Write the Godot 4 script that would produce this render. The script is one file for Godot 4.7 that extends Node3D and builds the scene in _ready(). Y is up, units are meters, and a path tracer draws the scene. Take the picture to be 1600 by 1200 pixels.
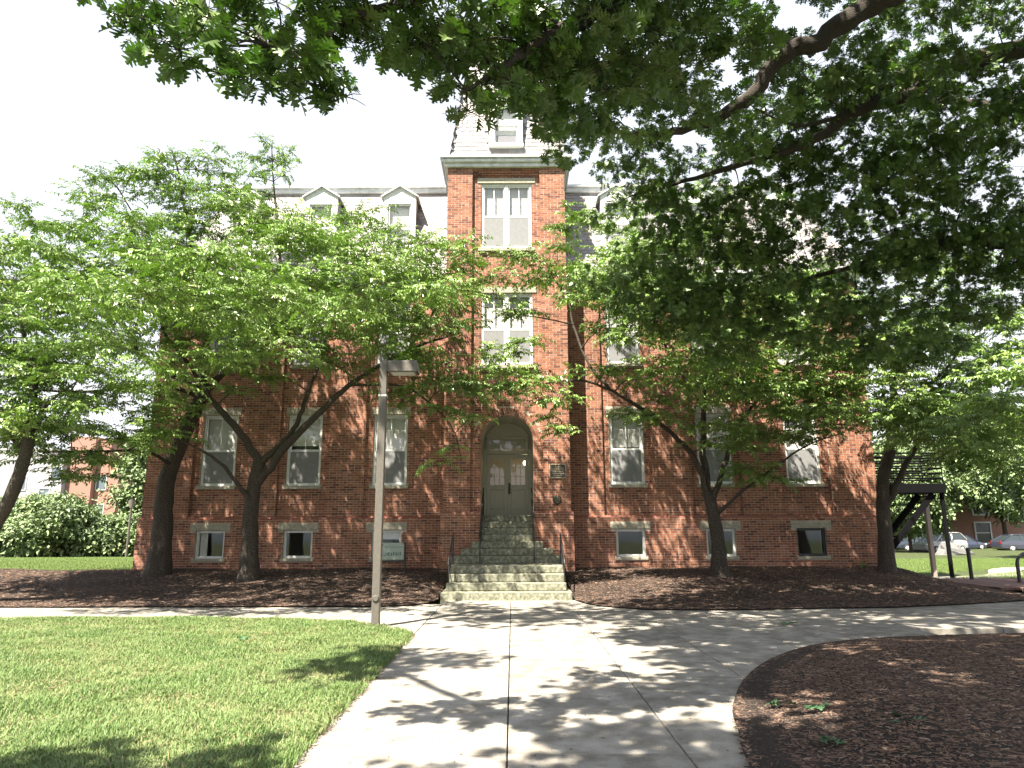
extends Node3D
# Brick college hall with an entrance tower, seen across a concrete walk under an oak.
# Units are metres, y is up, the front of the hall faces +z.

var rng := RandomNumberGenerator.new()
var M := {}
var taken := {}

# ---------------------------------------------------------------- helpers
func numbered(called: String) -> String:
	var n: int = taken.get(called, 0)
	taken[called] = n + 1
	return called if n == 0 else "%s_%03d" % [called, n]

func meta(o: Node, label := "", category := "", group := "", kind := "") -> Node:
	if label: o.set_meta("label", label)
	if category: o.set_meta("category", category)
	if group: o.set_meta("group", group)
	if kind: o.set_meta("kind", kind)
	return o

func thing(called: String, at: Vector3, label: String, category: String, group := "") -> Node3D:
	var o := Node3D.new()
	o.name = numbered(called)
	o.position = at
	add_child(o)
	meta(o, label, category, group)
	return o

func node(called: String, parent: Node, at := Vector3.ZERO) -> Node3D:
	var o := Node3D.new()
	o.name = called
	o.position = at
	parent.add_child(o, true)
	return o

func begin() -> SurfaceTool:
	var st := SurfaceTool.new()
	st.begin(Mesh.PRIMITIVE_TRIANGLES)
	return st

func put(called: String, mesh: Mesh, mat: Material, parent: Node, at := Vector3.ZERO) -> MeshInstance3D:
	var o := MeshInstance3D.new()
	o.name = called
	o.mesh = mesh
	o.material_override = mat
	o.position = at
	parent.add_child(o, true)
	return o

func done(st: SurfaceTool) -> ArrayMesh:
	return st.commit()

func structure(called: String, mesh: Mesh, mat: Material) -> MeshInstance3D:
	var o := put(called, mesh, mat, self)
	o.set_meta("kind", "structure")
	return o

func tri(st: SurfaceTool, a: Vector3, b: Vector3, c: Vector3) -> void:
	var n := (c - a).cross(b - a).normalized()
	st.set_normal(n); st.add_vertex(a)
	st.set_normal(n); st.add_vertex(b)
	st.set_normal(n); st.add_vertex(c)

func quad(st: SurfaceTool, a: Vector3, b: Vector3, c: Vector3, d: Vector3) -> void:
	tri(st, a, b, c)
	tri(st, a, c, d)

# eight corners: four below (x-z-, x+z-, x+z+, x-z+), four above in the same order
func hexa(st: SurfaceTool, p: Array) -> void:
	quad(st, p[4], p[5], p[6], p[7])
	quad(st, p[3], p[2], p[1], p[0])
	quad(st, p[7], p[6], p[2], p[3])
	quad(st, p[5], p[4], p[0], p[1])
	quad(st, p[6], p[5], p[1], p[2])
	quad(st, p[4], p[7], p[3], p[0])

func box(st: SurfaceTool, lo: Vector3, hi: Vector3, t := Transform3D()) -> void:
	hexa(st, [t * Vector3(lo.x, lo.y, lo.z), t * Vector3(hi.x, lo.y, lo.z), t * Vector3(hi.x, lo.y, hi.z), t * Vector3(lo.x, lo.y, hi.z),
		t * Vector3(lo.x, hi.y, lo.z), t * Vector3(hi.x, hi.y, lo.z), t * Vector3(hi.x, hi.y, hi.z), t * Vector3(lo.x, hi.y, hi.z)])

# a box whose edges are cut back by c all round
func cbox(st: SurfaceTool, lo: Vector3, hi: Vector3, c: float, t := Transform3D()) -> void:
	var s := [lo, hi]
	var f := func(i: int, j: int, k: int, ax: int) -> Vector3:
		var p := Vector3(s[i].x, s[j].y, s[k].z)
		if ax != 0: p.x += c if i == 0 else -c
		if ax != 1: p.y += c if j == 0 else -c
		if ax != 2: p.z += c if k == 0 else -c
		return t * p
	# faces
	quad(st, f.call(0, 1, 0, 1), f.call(1, 1, 0, 1), f.call(1, 1, 1, 1), f.call(0, 1, 1, 1))
	quad(st, f.call(0, 0, 1, 1), f.call(1, 0, 1, 1), f.call(1, 0, 0, 1), f.call(0, 0, 0, 1))
	quad(st, f.call(0, 1, 1, 2), f.call(1, 1, 1, 2), f.call(1, 0, 1, 2), f.call(0, 0, 1, 2))
	quad(st, f.call(1, 1, 0, 2), f.call(0, 1, 0, 2), f.call(0, 0, 0, 2), f.call(1, 0, 0, 2))
	quad(st, f.call(1, 1, 1, 0), f.call(1, 1, 0, 0), f.call(1, 0, 0, 0), f.call(1, 0, 1, 0))
	quad(st, f.call(0, 1, 0, 0), f.call(0, 1, 1, 0), f.call(0, 0, 1, 0), f.call(0, 0, 0, 0))
	# edge chamfers
	quad(st, f.call(0, 1, 1, 1), f.call(1, 1, 1, 1), f.call(1, 1, 1, 2), f.call(0, 1, 1, 2))
	quad(st, f.call(1, 1, 0, 1), f.call(0, 1, 0, 1), f.call(0, 1, 0, 2), f.call(1, 1, 0, 2))
	quad(st, f.call(1, 1, 1, 1), f.call(1, 1, 0, 1), f.call(1, 1, 0, 0), f.call(1, 1, 1, 0))
	quad(st, f.call(0, 1, 0, 1), f.call(0, 1, 1, 1), f.call(0, 1, 1, 0), f.call(0, 1, 0, 0))
	quad(st, f.call(0, 0, 1, 2), f.call(1, 0, 1, 2), f.call(1, 0, 1, 1), f.call(0, 0, 1, 1))
	quad(st, f.call(1, 0, 0, 2), f.call(0, 0, 0, 2), f.call(0, 0, 0, 1), f.call(1, 0, 0, 1))
	quad(st, f.call(1, 1, 1, 2), f.call(1, 1, 1, 0), f.call(1, 0, 1, 0), f.call(1, 0, 1, 2))
	quad(st, f.call(0, 1, 1, 0), f.call(0, 1, 1, 2), f.call(0, 0, 1, 2), f.call(0, 0, 1, 0))
	quad(st, f.call(1, 1, 0, 0), f.call(1, 1, 0, 2), f.call(1, 0, 0, 2), f.call(1, 0, 0, 0))
	quad(st, f.call(0, 1, 0, 2), f.call(0, 1, 0, 0), f.call(0, 0, 0, 0), f.call(0, 0, 0, 2))
	# corners
	for i in 2:
		for j in 2:
			for k in 2:
				var a: Vector3 = f.call(i, j, k, 0)
				var b: Vector3 = f.call(i, j, k, 1)
				var d: Vector3 = f.call(i, j, k, 2)
				if (i + j + k) % 2 == 1: tri(st, b, a, d)
				else: tri(st, a, b, d)

func cbox_mesh(lo: Vector3, hi: Vector3, c: float) -> ArrayMesh:
	var st := begin()
	cbox(st, lo, hi, c)
	return done(st)

func box_mesh(lo: Vector3, hi: Vector3) -> ArrayMesh:
	var st := begin()
	box(st, lo, hi)
	return done(st)

# a bar of square section between two points
func bar(st: SurfaceTool, a: Vector3, b: Vector3, w: float, h := -1.0) -> void:
	var hh := w if h < 0 else h
	var d := (b - a)
	var z := d.normalized()
	var x := Vector3.UP.cross(z)
	if x.length() < 0.01: x = Vector3.RIGHT
	x = x.normalized()
	var y := z.cross(x)
	box(st, Vector3(-w / 2, -hh / 2, 0), Vector3(w / 2, hh / 2, d.length()), Transform3D(Basis(x, y, z), a))

func spline(pts: Array, sub: int) -> Array:
	var out := []
	for i in pts.size() - 1:
		var p0: Vector3 = pts[maxi(i - 1, 0)]
		var p1: Vector3 = pts[i]
		var p2: Vector3 = pts[i + 1]
		var p3: Vector3 = pts[mini(i + 2, pts.size() - 1)]
		for k in sub:
			out.append(p1.cubic_interpolate(p2, p0, p3, float(k) / sub))
	out.append(pts[-1])
	return out

# round tube along points, radii per point
func tube(st: SurfaceTool, pts: Array, radii: Array, sides := 8, wobble := 0.0, cap := true) -> void:
	var n := pts.size()
	var rings := []
	var norms := []
	var x := Vector3.ZERO
	for i in n:
		var d: Vector3 = (pts[mini(i + 1, n - 1)] - pts[maxi(i - 1, 0)]).normalized()
		if i == 0:
			x = d.cross(Vector3(0.31, 0.2, 0.93)).normalized()
		x = (x - d * x.dot(d)).normalized()
		var y := d.cross(x)
		var ring := PackedVector3Array()
		var nr := PackedVector3Array()
		for k in sides:
			var a := TAU * k / sides
			var o := x * cos(a) + y * sin(a)
			var r: float = radii[i] * (1.0 + wobble * rng.randf_range(-1, 1))
			ring.append(pts[i] + o * r)
			nr.append(o)
		rings.append(ring)
		norms.append(nr)
	for i in n - 1:
		for k in sides:
			var l := (k + 1) % sides
			for e in [[i, k], [i + 1, k], [i + 1, l], [i, k], [i + 1, l], [i, l]]:
				st.set_normal(norms[e[0]][e[1]])
				st.add_vertex(rings[e[0]][e[1]])
	if cap:
		for e in [0, n - 1]:
			for k in range(1, sides - 1):
				if e == 0: tri(st, rings[e][0], rings[e][k], rings[e][k + 1])
				else: tri(st, rings[e][0], rings[e][k + 1], rings[e][k])

func rod(st: SurfaceTool, a: Vector3, b: Vector3, r: float, sides := 8) -> void:
	tube(st, [a, b], [r, r], sides)

func many(called: String, mesh: Mesh, mat: Material, where: Array, colors: Array, parent: Node) -> MultiMeshInstance3D:
	var mm := MultiMesh.new()
	mm.transform_format = MultiMesh.TRANSFORM_3D
	mm.use_colors = true
	mm.mesh = mesh
	mm.instance_count = where.size()
	for i in where.size():
		mm.set_instance_transform(i, where[i])
		mm.set_instance_color(i, colors[i])
	var o := MultiMeshInstance3D.new()
	o.name = called
	o.multimesh = mm
	o.material_override = mat
	parent.add_child(o, true)
	o.set_meta("kind", "stuff")
	return o

func lin(r: float, g: float, b: float) -> Color:
	return Color(r, g, b).linear_to_srgb()

# a repeating patchy texture between two linear colours
func patches(freq: float, a: Color, b: Color, seed_: int, contrast := 0.5, size := 512, octaves := 5) -> NoiseTexture2D:
	var n := FastNoiseLite.new()
	n.seed = seed_
	n.noise_type = FastNoiseLite.TYPE_SIMPLEX_SMOOTH
	n.frequency = freq
	n.fractal_octaves = octaves
	n.fractal_gain = 0.55
	var t := NoiseTexture2D.new()
	t.width = size
	t.height = size
	t.seamless = true
	t.noise = n
	var g := Gradient.new()
	g.offsets = PackedFloat32Array([0.5 - contrast / 2, 0.5 + contrast / 2])
	g.colors = PackedColorArray([a.linear_to_srgb(), b.linear_to_srgb()])
	t.color_ramp = g
	return t

func grey_noise(freq: float, seed_: int, size := 512, octaves := 5) -> NoiseTexture2D:
	return patches(freq, Color.BLACK, Color.WHITE, seed_, 0.9, size, octaves)

# paint: base colour; tex: [texture, repeats per metre]; relief: [texture, cm]
func surface(c: Color, rough: float, tex: Texture2D = null, scale := 1.0, relief: Texture2D = null, cm := 0.0, detail: Texture2D = null, dscale := 0.2) -> StandardMaterial3D:
	var m := StandardMaterial3D.new()
	m.albedo_color = c.linear_to_srgb()
	m.roughness = rough
	if tex:
		m.albedo_texture = tex
	if relief:
		m.heightmap_enabled = true
		m.heightmap_texture = relief
		m.heightmap_scale = cm
	if tex or relief:
		m.uv1_triplanar = true
		m.uv1_world_triplanar = true
		m.uv1_scale = Vector3.ONE * scale
	if detail:
		m.detail_enabled = true
		m.detail_albedo = detail
		m.detail_blend_mode = BaseMaterial3D.BLEND_MODE_MUL
		m.detail_uv_layer = BaseMaterial3D.DETAIL_UV_2
		m.uv2_triplanar = true
		m.uv2_world_triplanar = true
		m.uv2_scale = Vector3.ONE * dscale
	return m

func leaf_material(rough: float, through: Color) -> StandardMaterial3D:
	var m := StandardMaterial3D.new()
	m.albedo_color = Color.WHITE
	m.vertex_color_use_as_albedo = true
	m.roughness = rough
	m.cull_mode = BaseMaterial3D.CULL_DISABLED
	m.backlight_enabled = true
	m.backlight = through
	return m

func materials() -> void:
	var C := func(r: float, g: float, b: float) -> Color: return Color(r, g, b)
	var fine := patches(0.03, C.call(0.72, 0.72, 0.72), C.call(1, 1, 1), 11, 0.7)
	var coarse := patches(0.012, C.call(0.74, 0.73, 0.71), C.call(1, 1, 1), 12, 0.7)
	var bump := grey_noise(0.05, 13)
	M.mortar = surface(C.call(0.52, 0.44, 0.36), 0.95, fine, 1.3, bump, 0.3, coarse, 0.23)
	M.brick = surface(C.call(1, 1, 1), 0.88, patches(0.02, C.call(0.72, 0.68, 0.66), C.call(1, 1, 1), 14, 0.8), 1.7, bump, 0.25, patches(0.01, C.call(0.66, 0.62, 0.6), C.call(1, 1, 1), 15, 0.7), 0.19)
	M.brick.vertex_color_use_as_albedo = true
	M.plinth_cap = surface(C.call(0.27, 0.11, 0.075), 0.9, fine, 1.9, bump, 0.3)
	M.stone = surface(C.call(0.40, 0.375, 0.31), 0.9, patches(0.02, C.call(0.66, 0.66, 0.6), C.call(1, 1, 1), 16, 0.8), 0.9, bump, 0.3)
	M.step = surface(C.call(0.36, 0.35, 0.30), 0.9, patches(0.018, C.call(0.4, 0.42, 0.34), C.call(1, 1, 1), 17, 0.6), 0.8, bump, 0.4, patches(0.06, C.call(0.7, 0.72, 0.62), C.call(1, 1, 1), 18, 0.6), 1.1)
	M.slate = surface(C.call(1, 1, 1), 0.6, fine, 2.1, bump, 0.3)
	M.slate.vertex_color_use_as_albedo = true
	M.slate_dark = surface(C.call(0.20, 0.20, 0.22), 0.7, fine, 1.2)
	M.white = surface(C.call(0.72, 0.74, 0.73), 0.5, patches(0.02, C.call(0.86, 0.86, 0.84), C.call(1, 1, 1), 19, 0.8), 0.7)
	M.tin = surface(C.call(0.66, 0.67, 0.68), 0.55, patches(0.012, C.call(0.7, 0.72, 0.72), C.call(1, 1, 1), 20, 0.6), 0.6)
	M.screen = surface(C.call(0.22, 0.225, 0.23), 0.85, patches(0.015, C.call(0.85, 0.85, 0.85), C.call(1, 1, 1), 21, 0.8), 0.8)
	M.blind = surface(C.call(0.7, 0.7, 0.67), 0.7)
	M.plaster = surface(C.call(0.42, 0.38, 0.32), 0.9)
	M.door = surface(C.call(0.44, 0.425, 0.35), 0.55, patches(0.02, C.call(0.85, 0.85, 0.82), C.call(1, 1, 1), 22, 0.8), 0.9)
	M.iron = surface(C.call(0.02, 0.02, 0.022), 0.45)
	M.rusty = surface(C.call(0.007, 0.007, 0.008), 0.8, fine, 2.0)
	M.rusty.metallic_specular = 0.2
	var glass := StandardMaterial3D.new()
	glass.albedo_color = Color(0.2, 0.24, 0.23, 0.03)
	glass.roughness = 0.03
	glass.transparency = BaseMaterial3D.TRANSPARENCY_ALPHA
	M.glass = glass
	M.bark = surface(C.call(0.095, 0.078, 0.062), 0.95, patches(0.03, C.call(0.3, 0.3, 0.3), C.call(1.0, 1.0, 1.0), 23, 0.45), 1.4, grey_noise(0.03, 24), 2.0)
	M.oak_bark = surface(C.call(0.07, 0.058, 0.048), 0.95, patches(0.03, C.call(0.5, 0.48, 0.45), C.call(1, 1, 1), 25, 0.5), 2.2, grey_noise(0.035, 26), 3.0)
	M.cherry_leaf = leaf_material(0.34, C.call(0.55, 0.64, 0.27))
	M.oak_leaf = leaf_material(0.42, C.call(0.46, 0.58, 0.24))
	M.far_leaf = leaf_material(0.6, C.call(0.3, 0.4, 0.12))
	M.grass_leaf = leaf_material(0.55, C.call(0.3, 0.42, 0.1))
	var stains := patches(0.012, C.call(0.58, 0.56, 0.52), C.call(1, 1, 1), 27, 0.5, 1024, 7)
	M.concrete = []
	for k in 3:
		var t: float = [1.04, 0.95, 0.86][k]
		M.concrete.append(surface(C.call(0.37 * t, 0.35 * t, 0.32 * t), 0.9, patches(0.09, C.call(0.78, 0.77, 0.75), C.call(1, 1, 1), 28 + k, 0.7), 1.1, bump, 0.15, stains, 0.16 + 0.03 * k))
	M.soil = surface(C.call(0.055, 0.036, 0.027), 1.0, patches(0.06, C.call(0.35, 0.33, 0.32), C.call(1, 1, 1), 32, 0.6), 1.6, grey_noise(0.09, 33), 3.0, patches(0.02, C.call(0.6, 0.58, 0.55), C.call(1, 1, 1), 34, 0.6), 0.3)
	M.chip = surface(C.call(1, 1, 1), 0.95)
	M.chip.vertex_color_use_as_albedo = true
	M.turf = surface(C.call(0.075, 0.105, 0.03), 1.0, patches(0.05, C.call(0.55, 0.5, 0.42), C.call(1, 1, 1), 35, 0.7), 1.2, grey_noise(0.09, 36), 2.0, patches(0.02, C.call(0.7, 0.75, 0.6), C.call(1, 1, 1), 37, 0.6), 0.17)
	M.lamp = surface(C.call(0.13, 0.118, 0.102), 0.5, patches(0.02, C.call(0.8, 0.8, 0.8), C.call(1, 1, 1), 38, 0.8), 1.1)
	M.paver = surface(C.call(0.16, 0.085, 0.07), 0.95, fine, 1.3)

# ---------------------------------------------------------------- lie of the land
const BED_LEFT := [[-40.0, -17.4], [-20.0, -16.95], [-11.5, -16.78], [-7.1, -16.69], [-3.0, -16.6], [-2.2, -16.75], [-1.85, -17.3], [-1.68, -18.05]]
const BED_RIGHT := [[1.66, -18.05], [1.8, -17.3], [2.1, -16.5], [2.93, -15.79], [4.0, -15.64], [4.94, -15.63], [8.54, -16.01], [10.5, -16.6], [12.4, -17.4], [13.3, -17.95]]
const NEAR_BED := [[1.7, -2.0], [1.72, -4.0], [1.88, -5.61], [2.08, -6.5], [2.28, -7.3], [2.83, -8.63], [3.56, -9.84], [4.49, -10.88], [5.54, -11.51], [6.95, -11.87], [8.51, -12.05], [12.0, -12.2], [18.0, -12.3]]
const LAWN_EDGE := [[-40.0, -14.6], [-9.91, -14.52], [-6.09, -14.45], [-4.0, -14.2], [-2.9, -13.75], [-2.2, -13.2], [-1.75, -12.75], [-1.52, -12.2]]

func along(poly: Array, x: float) -> float:
	for i in poly.size() - 1:
		if x <= poly[i + 1][0]:
			var t := clampf((x - poly[i][0]) / (poly[i + 1][0] - poly[i][0]), 0, 1)
			return lerpf(poly[i][1], poly[i + 1][1], t)
	return poly[-1][1]

# height of the planted bank in front of the hall
func bank(x: float, z: float) -> float:
	var zf := along(BED_LEFT if x < 0 else BED_RIGHT, x)
	var t := clampf((zf - z) / maxf(zf + 22.4, 0.5), 0, 1)
	var side := 1.0 - smoothstep(11.5, 13.4, x)
	var h := 0.03 + 0.53 * (t * 0.6 + 0.4 * smoothstep(0.0, 1.0, t)) * (0.12 + 0.88 * side)
	return h + 0.03 * sin(x * 1.7 + z) * sin(z * 2.3 - x * 0.6) * minf(t * 6.0, 1.0)

func sheet(nx: int, nz: int, f: Callable) -> ArrayMesh:
	var st := begin()
	for i in nx:
		for k in nz:
			var a: Vector3 = f.call(float(i) / nx, float(k) / nz)
			var b: Vector3 = f.call(float(i + 1) / nx, float(k) / nz)
			var c: Vector3 = f.call(float(i + 1) / nx, float(k + 1) / nz)
			var d: Vector3 = f.call(float(i) / nx, float(k + 1) / nz)
			st.set_smooth_group(0)
			for v in [a, d, c, a, c, b]:
				st.add_vertex(v)
	st.index()
	st.generate_normals()
	return st.commit()

# ---------------------------------------------------------------- ground
func ground() -> void:
	structure("ground", box_mesh(Vector3(-400, -0.35, -700), Vector3(400, -0.14, 60)), M.turf)
	# slabs of the walks
	var walk := Node3D.new()
	walk.name = "concrete_walk"
	walk.set_meta("kind", "structure")
	add_child(walk)
	var rows := [-0.5, -1.75, -3.1, -4.52, -5.92, -7.34, -8.71, -10.05, -11.42, -12.8]
	var columns := [-1.5, 0.11, 1.5, 2.85, 4.3, 5.7, 7.1]
	var n := 0
	for i in columns.size() - 1:
		for k in rows.size() - 1:
			if i > 2 and rows[k + 1] > along(NEAR_BED, columns[i]) + 0.6: continue
			slab(walk, columns[i], columns[i + 1], rows[k + 1], rows[k], (i * 2 + k * 3 + i * k) % 3)
	var cross := [-12.8, -14.3, -15.7, -17.0, -18.6]
	var xs := [-1.5, 0.11, 1.5, 2.85, 4.3, 5.75, 7.2, 8.65, 10.1, 11.6, 13.2, 14.8, 16.4, 18.0, 19.6, 21.2]
	for i in xs.size() - 1:
		for k in cross.size() - 1:
			slab(walk, xs[i], xs[i + 1], cross[k + 1], cross[k], (i + k * 2) % 3)
	for i in 26:
		slab(walk, -1.5 - 1.5 * (i + 1), -1.5 - 1.5 * i, -17.2 - (0.6 if i > 12 else 0.0), -14.0 if i > 1 else -12.4, 1 + i % 2)
	for i in 6:
		slab(walk, 14.9 + 1.3 * i, 16.2 + 1.3 * i, -21.2 - 0.4 * i, -18.6, 1)
	# walk that crosses the far lawn
	var st := begin()
	var pts := [Vector3(13.6, -0.02, -25.2), Vector3(18.0, -0.02, -26.7), Vector3(22.0, -0.02, -31.5), Vector3(30, -0.02, -34), Vector3(46, -0.02, -37)]
	var smooth := spline(pts, 6)
	for i in smooth.size() - 1:
		var d: Vector3 = (smooth[i + 1] - smooth[i]).normalized()
		var s := Vector3(-d.z, 0, d.x) * 0.55
		quad(st, smooth[i] - s, smooth[i + 1] - s, smooth[i + 1] + s, smooth[i] + s)
	structure("path", done(st), M.concrete[0])
	# beds
	var left := func(u: float, v: float) -> Vector3:
		var x := lerpf(-40, -1.68, pow(u, 0.8))
		var zf := along(BED_LEFT, x)
		var zb := -22.52 if x > -12.0 else -22.3 - 0.25 * sin(x * 0.7)
		var z := lerpf(zf, zb, v)
		return Vector3(x, bank(x, z), z)
	var lb := structure("planting_bed_left", sheet(150, 26, left), M.soil)
	var right := func(u: float, v: float) -> Vector3:
		var x := lerpf(1.66, 13.3, u)
		var zf := along(BED_RIGHT, x)
		var z := lerpf(zf, -22.52 if x < 11.6 else -25.0, v)
		return Vector3(x, bank(x, z), z)
	structure("planting_bed_right", sheet(80, 30, right), M.soil)
	var near := func(u: float, v: float) -> Vector3:
		var k := u * (NEAR_BED.size() - 1)
		var i := mini(int(k), NEAR_BED.size() - 2)
		var e := Vector2(NEAR_BED[i][0], NEAR_BED[i][1]).cubic_interpolate(Vector2(NEAR_BED[i + 1][0], NEAR_BED[i + 1][1]),
			Vector2(NEAR_BED[maxi(i - 1, 0)][0], NEAR_BED[maxi(i - 1, 0)][1]), Vector2(NEAR_BED[mini(i + 2, 12)][0], NEAR_BED[mini(i + 2, 12)][1]), k - i)
		var far := Vector2(18, -2).lerp(Vector2(18, -12), smoothstep(0.4, 1.0, u))
		var p := e.lerp(far, v)
		return Vector3(p.x, near_height(maxf(inside_near_bed(p.x, p.y), 0.0), p), p.y)
	structure("planting_bed_front", sheet(72, 40, near), M.soil)
	# lawns
	var lawn := func(u: float, v: float) -> Vector3:
		var x := lerpf(-40, -1.53, pow(u, 0.7))
		return Vector3(x, 0.022 + 0.02 * sin(x * 0.9) * sin(v * 9.0), lerpf(4.0, along(LAWN_EDGE, x), v))
	structure("lawn_front", sheet(70, 30, lawn), M.turf)
	var lawn2 := func(u: float, v: float) -> Vector3:
		var x := lerpf(-90, -11.8, u)
		var z := lerpf(-22.0, -75, v * v)
		return Vector3(x, 0.48 - 0.62 * smoothstep(-30, -55, z), z)
	structure("lawn_left", sheet(30, 24, lawn2), M.turf)
	var lawn3 := func(u: float, v: float) -> Vector3:
		var x := lerpf(13.1, 110, u * u)
		var z := lerpf(-24.9 + 0.05 * x, -53.0, v)
		return Vector3(x, -0.06 - 0.25 * smoothstep(-35, -53, z) - 0.02 * sin(x * 0.3), z)
	structure("lawn_right", sheet(40, 24, lawn3), M.turf)
	structure("car_park", box_mesh(Vector3(14, -0.5, -95), Vector3(130, -0.33, -52.6)), surface(Color(0.06, 0.06, 0.06), 0.95, patches(0.05, Color(0.7, 0.7, 0.7), Color(1, 1, 1), 61), 0.5))
	var pv := Node3D.new()
	pv.name = "brick_pavement"
	pv.set_meta("kind", "structure")
	add_child(pv)
	for i in 9:
		for k in 12:
			put("paver", cbox_mesh(Vector3(14.3 + i * 0.42, -0.08, -25.0 + k * 0.32), Vector3(14.3 + i * 0.42 + 0.405, 0.0 + 0.004 * ((i * 7 + k * 3) % 3), -25.0 + k * 0.32 + 0.305), 0.008), M.paver, pv)

func near_height(d: float, p: Vector2) -> float:
	return 0.02 + 0.1 * smoothstep(0.0, 1.4, d) + 0.02 * sin(p.x * 2.1 + p.y) * sin(p.y * 1.7) * minf(d, 1.0)

func slab(parent: Node, x0: float, x1: float, z0: float, z1: float, k: int) -> void:
	var g := 0.006
	var lift := 0.003 * ((int(absf(x0 * 7.0)) + int(absf(z0 * 5.0))) % 3)
	put("slab", cbox_mesh(Vector3(x0 + g, -0.12, z0 + g), Vector3(x1 - g, -0.004 + lift * 0.6, z1 - g), 0.007), M.concrete[k], parent)

func inside_near_bed(x: float, z: float) -> float:
	# distance in from the edge, negative outside
	var best := 99.0
	var p := Vector2(x, z)
	for i in NEAR_BED.size() - 1:
		var a := Vector2(NEAR_BED[i][0], NEAR_BED[i][1])
		var b := Vector2(NEAR_BED[i + 1][0], NEAR_BED[i + 1][1])
		var q := Geometry2D.get_closest_point_to_segment(p, a, b)
		var d := p.distance_to(q)
		if d < absf(best):
			best = d * signf((b - a).cross(p - a))
	return best

func shard_mesh() -> ArrayMesh:
	var st := begin()
	var a := [Vector3(-0.5, 0, -0.1), Vector3(0.42, 0, -0.5), Vector3(0.5, 0, 0.2), Vector3(-0.38, 0, 0.5)]
	var b := [Vector3(-0.44, 0.3, -0.06), Vector3(0.36, 0.5, -0.4), Vector3(0.42, 0.2, 0.12), Vector3(-0.3, 0.4, 0.4)]
	hexa(st, [a[0], a[1], a[2], a[3], b[0], b[1], b[2], b[3]])
	return done(st)

func litter() -> void:
	rng.seed = 5
	var shard := shard_mesh()
	var where := []
	var colors := []
	for i in 52000:
		var x := rng.randf_range(-18.0, 13.2)
		if absf(x) < 1.7: continue
		var zf := along(BED_LEFT if x < 0 else BED_RIGHT, x)
		var z := lerpf(zf + 0.02, -22.4 if x < 11.6 else -25.0, rng.randf())
		where.append(chip_at(Vector3(x, bank(x, z), z), 1.0))
		colors.append(chip_colour())
	var o := many("mulch_chips", shard, M.chip, where, colors, self)
	meta(o, "dark bark mulch chips strewn over the bank along the brick hall", "mulch")
	where = []
	colors = []
	while where.size() < 46000:
		var x := rng.randf_range(1.6, 10.0)
		var z := rng.randf_range(-12.2, -4.5)
		var d := inside_near_bed(x, z)
		if d < -0.03 or (d < 0.0 and rng.randf() > 0.2): continue
		where.append(chip_at(Vector3(x, near_height(maxf(d, 0), Vector2(x, z)) if d > 0 else 0.0, z), 0.75))
		colors.append(chip_colour())
	o = many("mulch_chips_001", shard, M.chip, where, colors, self)
	meta(o, "brown shredded bark mulch in the rounded bed beside the walk", "mulch")
	# stray bits on the concrete
	where = []
	colors = []
	for i in 1500:
		var x := rng.randf_range(-1.4, 6.0)
		var z := rng.randf_range(-17.5, -5.0)
		if inside_near_bed(x, z) > -0.02: continue
		where.append(chip_at(Vector3(x, 0.0, z), rng.randf_range(0.12, 0.5)))
		colors.append(chip_colour())
	for i in 900:
		var z := rng.randf_range(-12.4, -4.6)
		where.append(chip_at(Vector3(-1.5 + rng.randf_range(-0.05, 0.04) + 0.05 * absf(sin(z * 3.0)) * rng.randf(), 0.004, z), rng.randf_range(0.2, 0.6)))
		colors.append(chip_colour())
	for i in 260:
		var x := rng.randf_range(-9.0, -1.6)
		var z := rng.randf_range(-13.5, -5.2)
		where.append(chip_at(Vector3(x, 0.055, z), rng.randf_range(0.5, 1.0)))
		colors.append(Color(0.3, 0.24, 0.15) * rng.randf_range(0.5, 1.1))
	o = many("litter", shard, M.chip, where, colors, self)
	meta(o, "small bits of bark and dry leaf scattered on the walk and lawn", "litter")

func chip_at(p: Vector3, s: float) -> Transform3D:
	var b := Basis(Vector3.UP, rng.randf() * TAU) * Basis(Vector3.RIGHT, rng.randf_range(-0.35, 0.35))
	var l := rng.randf_range(0.03, 0.11) * s
	b = b * Basis.from_scale(Vector3(l, rng.randf_range(0.008, 0.02) * s, rng.randf_range(0.012, 0.035) * s))
	return Transform3D(b, p)

func chip_colour() -> Color:
	var t := rng.randf()
	var c := Color(0.07, 0.044, 0.032).lerp(Color(0.16, 0.098, 0.07), t)
	if rng.randf() < 0.14: c = Color(0.26, 0.185, 0.135) * rng.randf_range(0.6, 1.1)
	c.a = 1.0
	return c

func tuft_mesh(n: int, seed_: int, h: float, spread: float) -> ArrayMesh:
	rng.seed = seed_
	var st := begin()
	for i in n:
		var a := rng.randf() * TAU
		var r := spread * sqrt(rng.randf())
		var p := Vector3(cos(a) * r, 0, sin(a) * r)
		var dir := Vector3(rng.randf_range(-1, 1), 0, rng.randf_range(-1, 1)).normalized()
		var side := Vector3(-dir.z, 0, dir.x) * 0.0032
		var hh := h * rng.randf_range(0.6, 1.2)
		var lean := hh * rng.randf_range(0.25, 1.0)
		var mid := p + dir * lean * 0.35 + Vector3(0, hh * 0.65, 0)
		var tip := p + dir * lean + Vector3(0, hh * rng.randf_range(0.7, 1.0), 0)
		tri(st, p - side, mid - side * 0.8, p + side)
		tri(st, mid - side * 0.8, mid + side * 0.8, p + side)
		tri(st, mid - side * 0.8, tip, mid + side * 0.8)
	return done(st)

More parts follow.
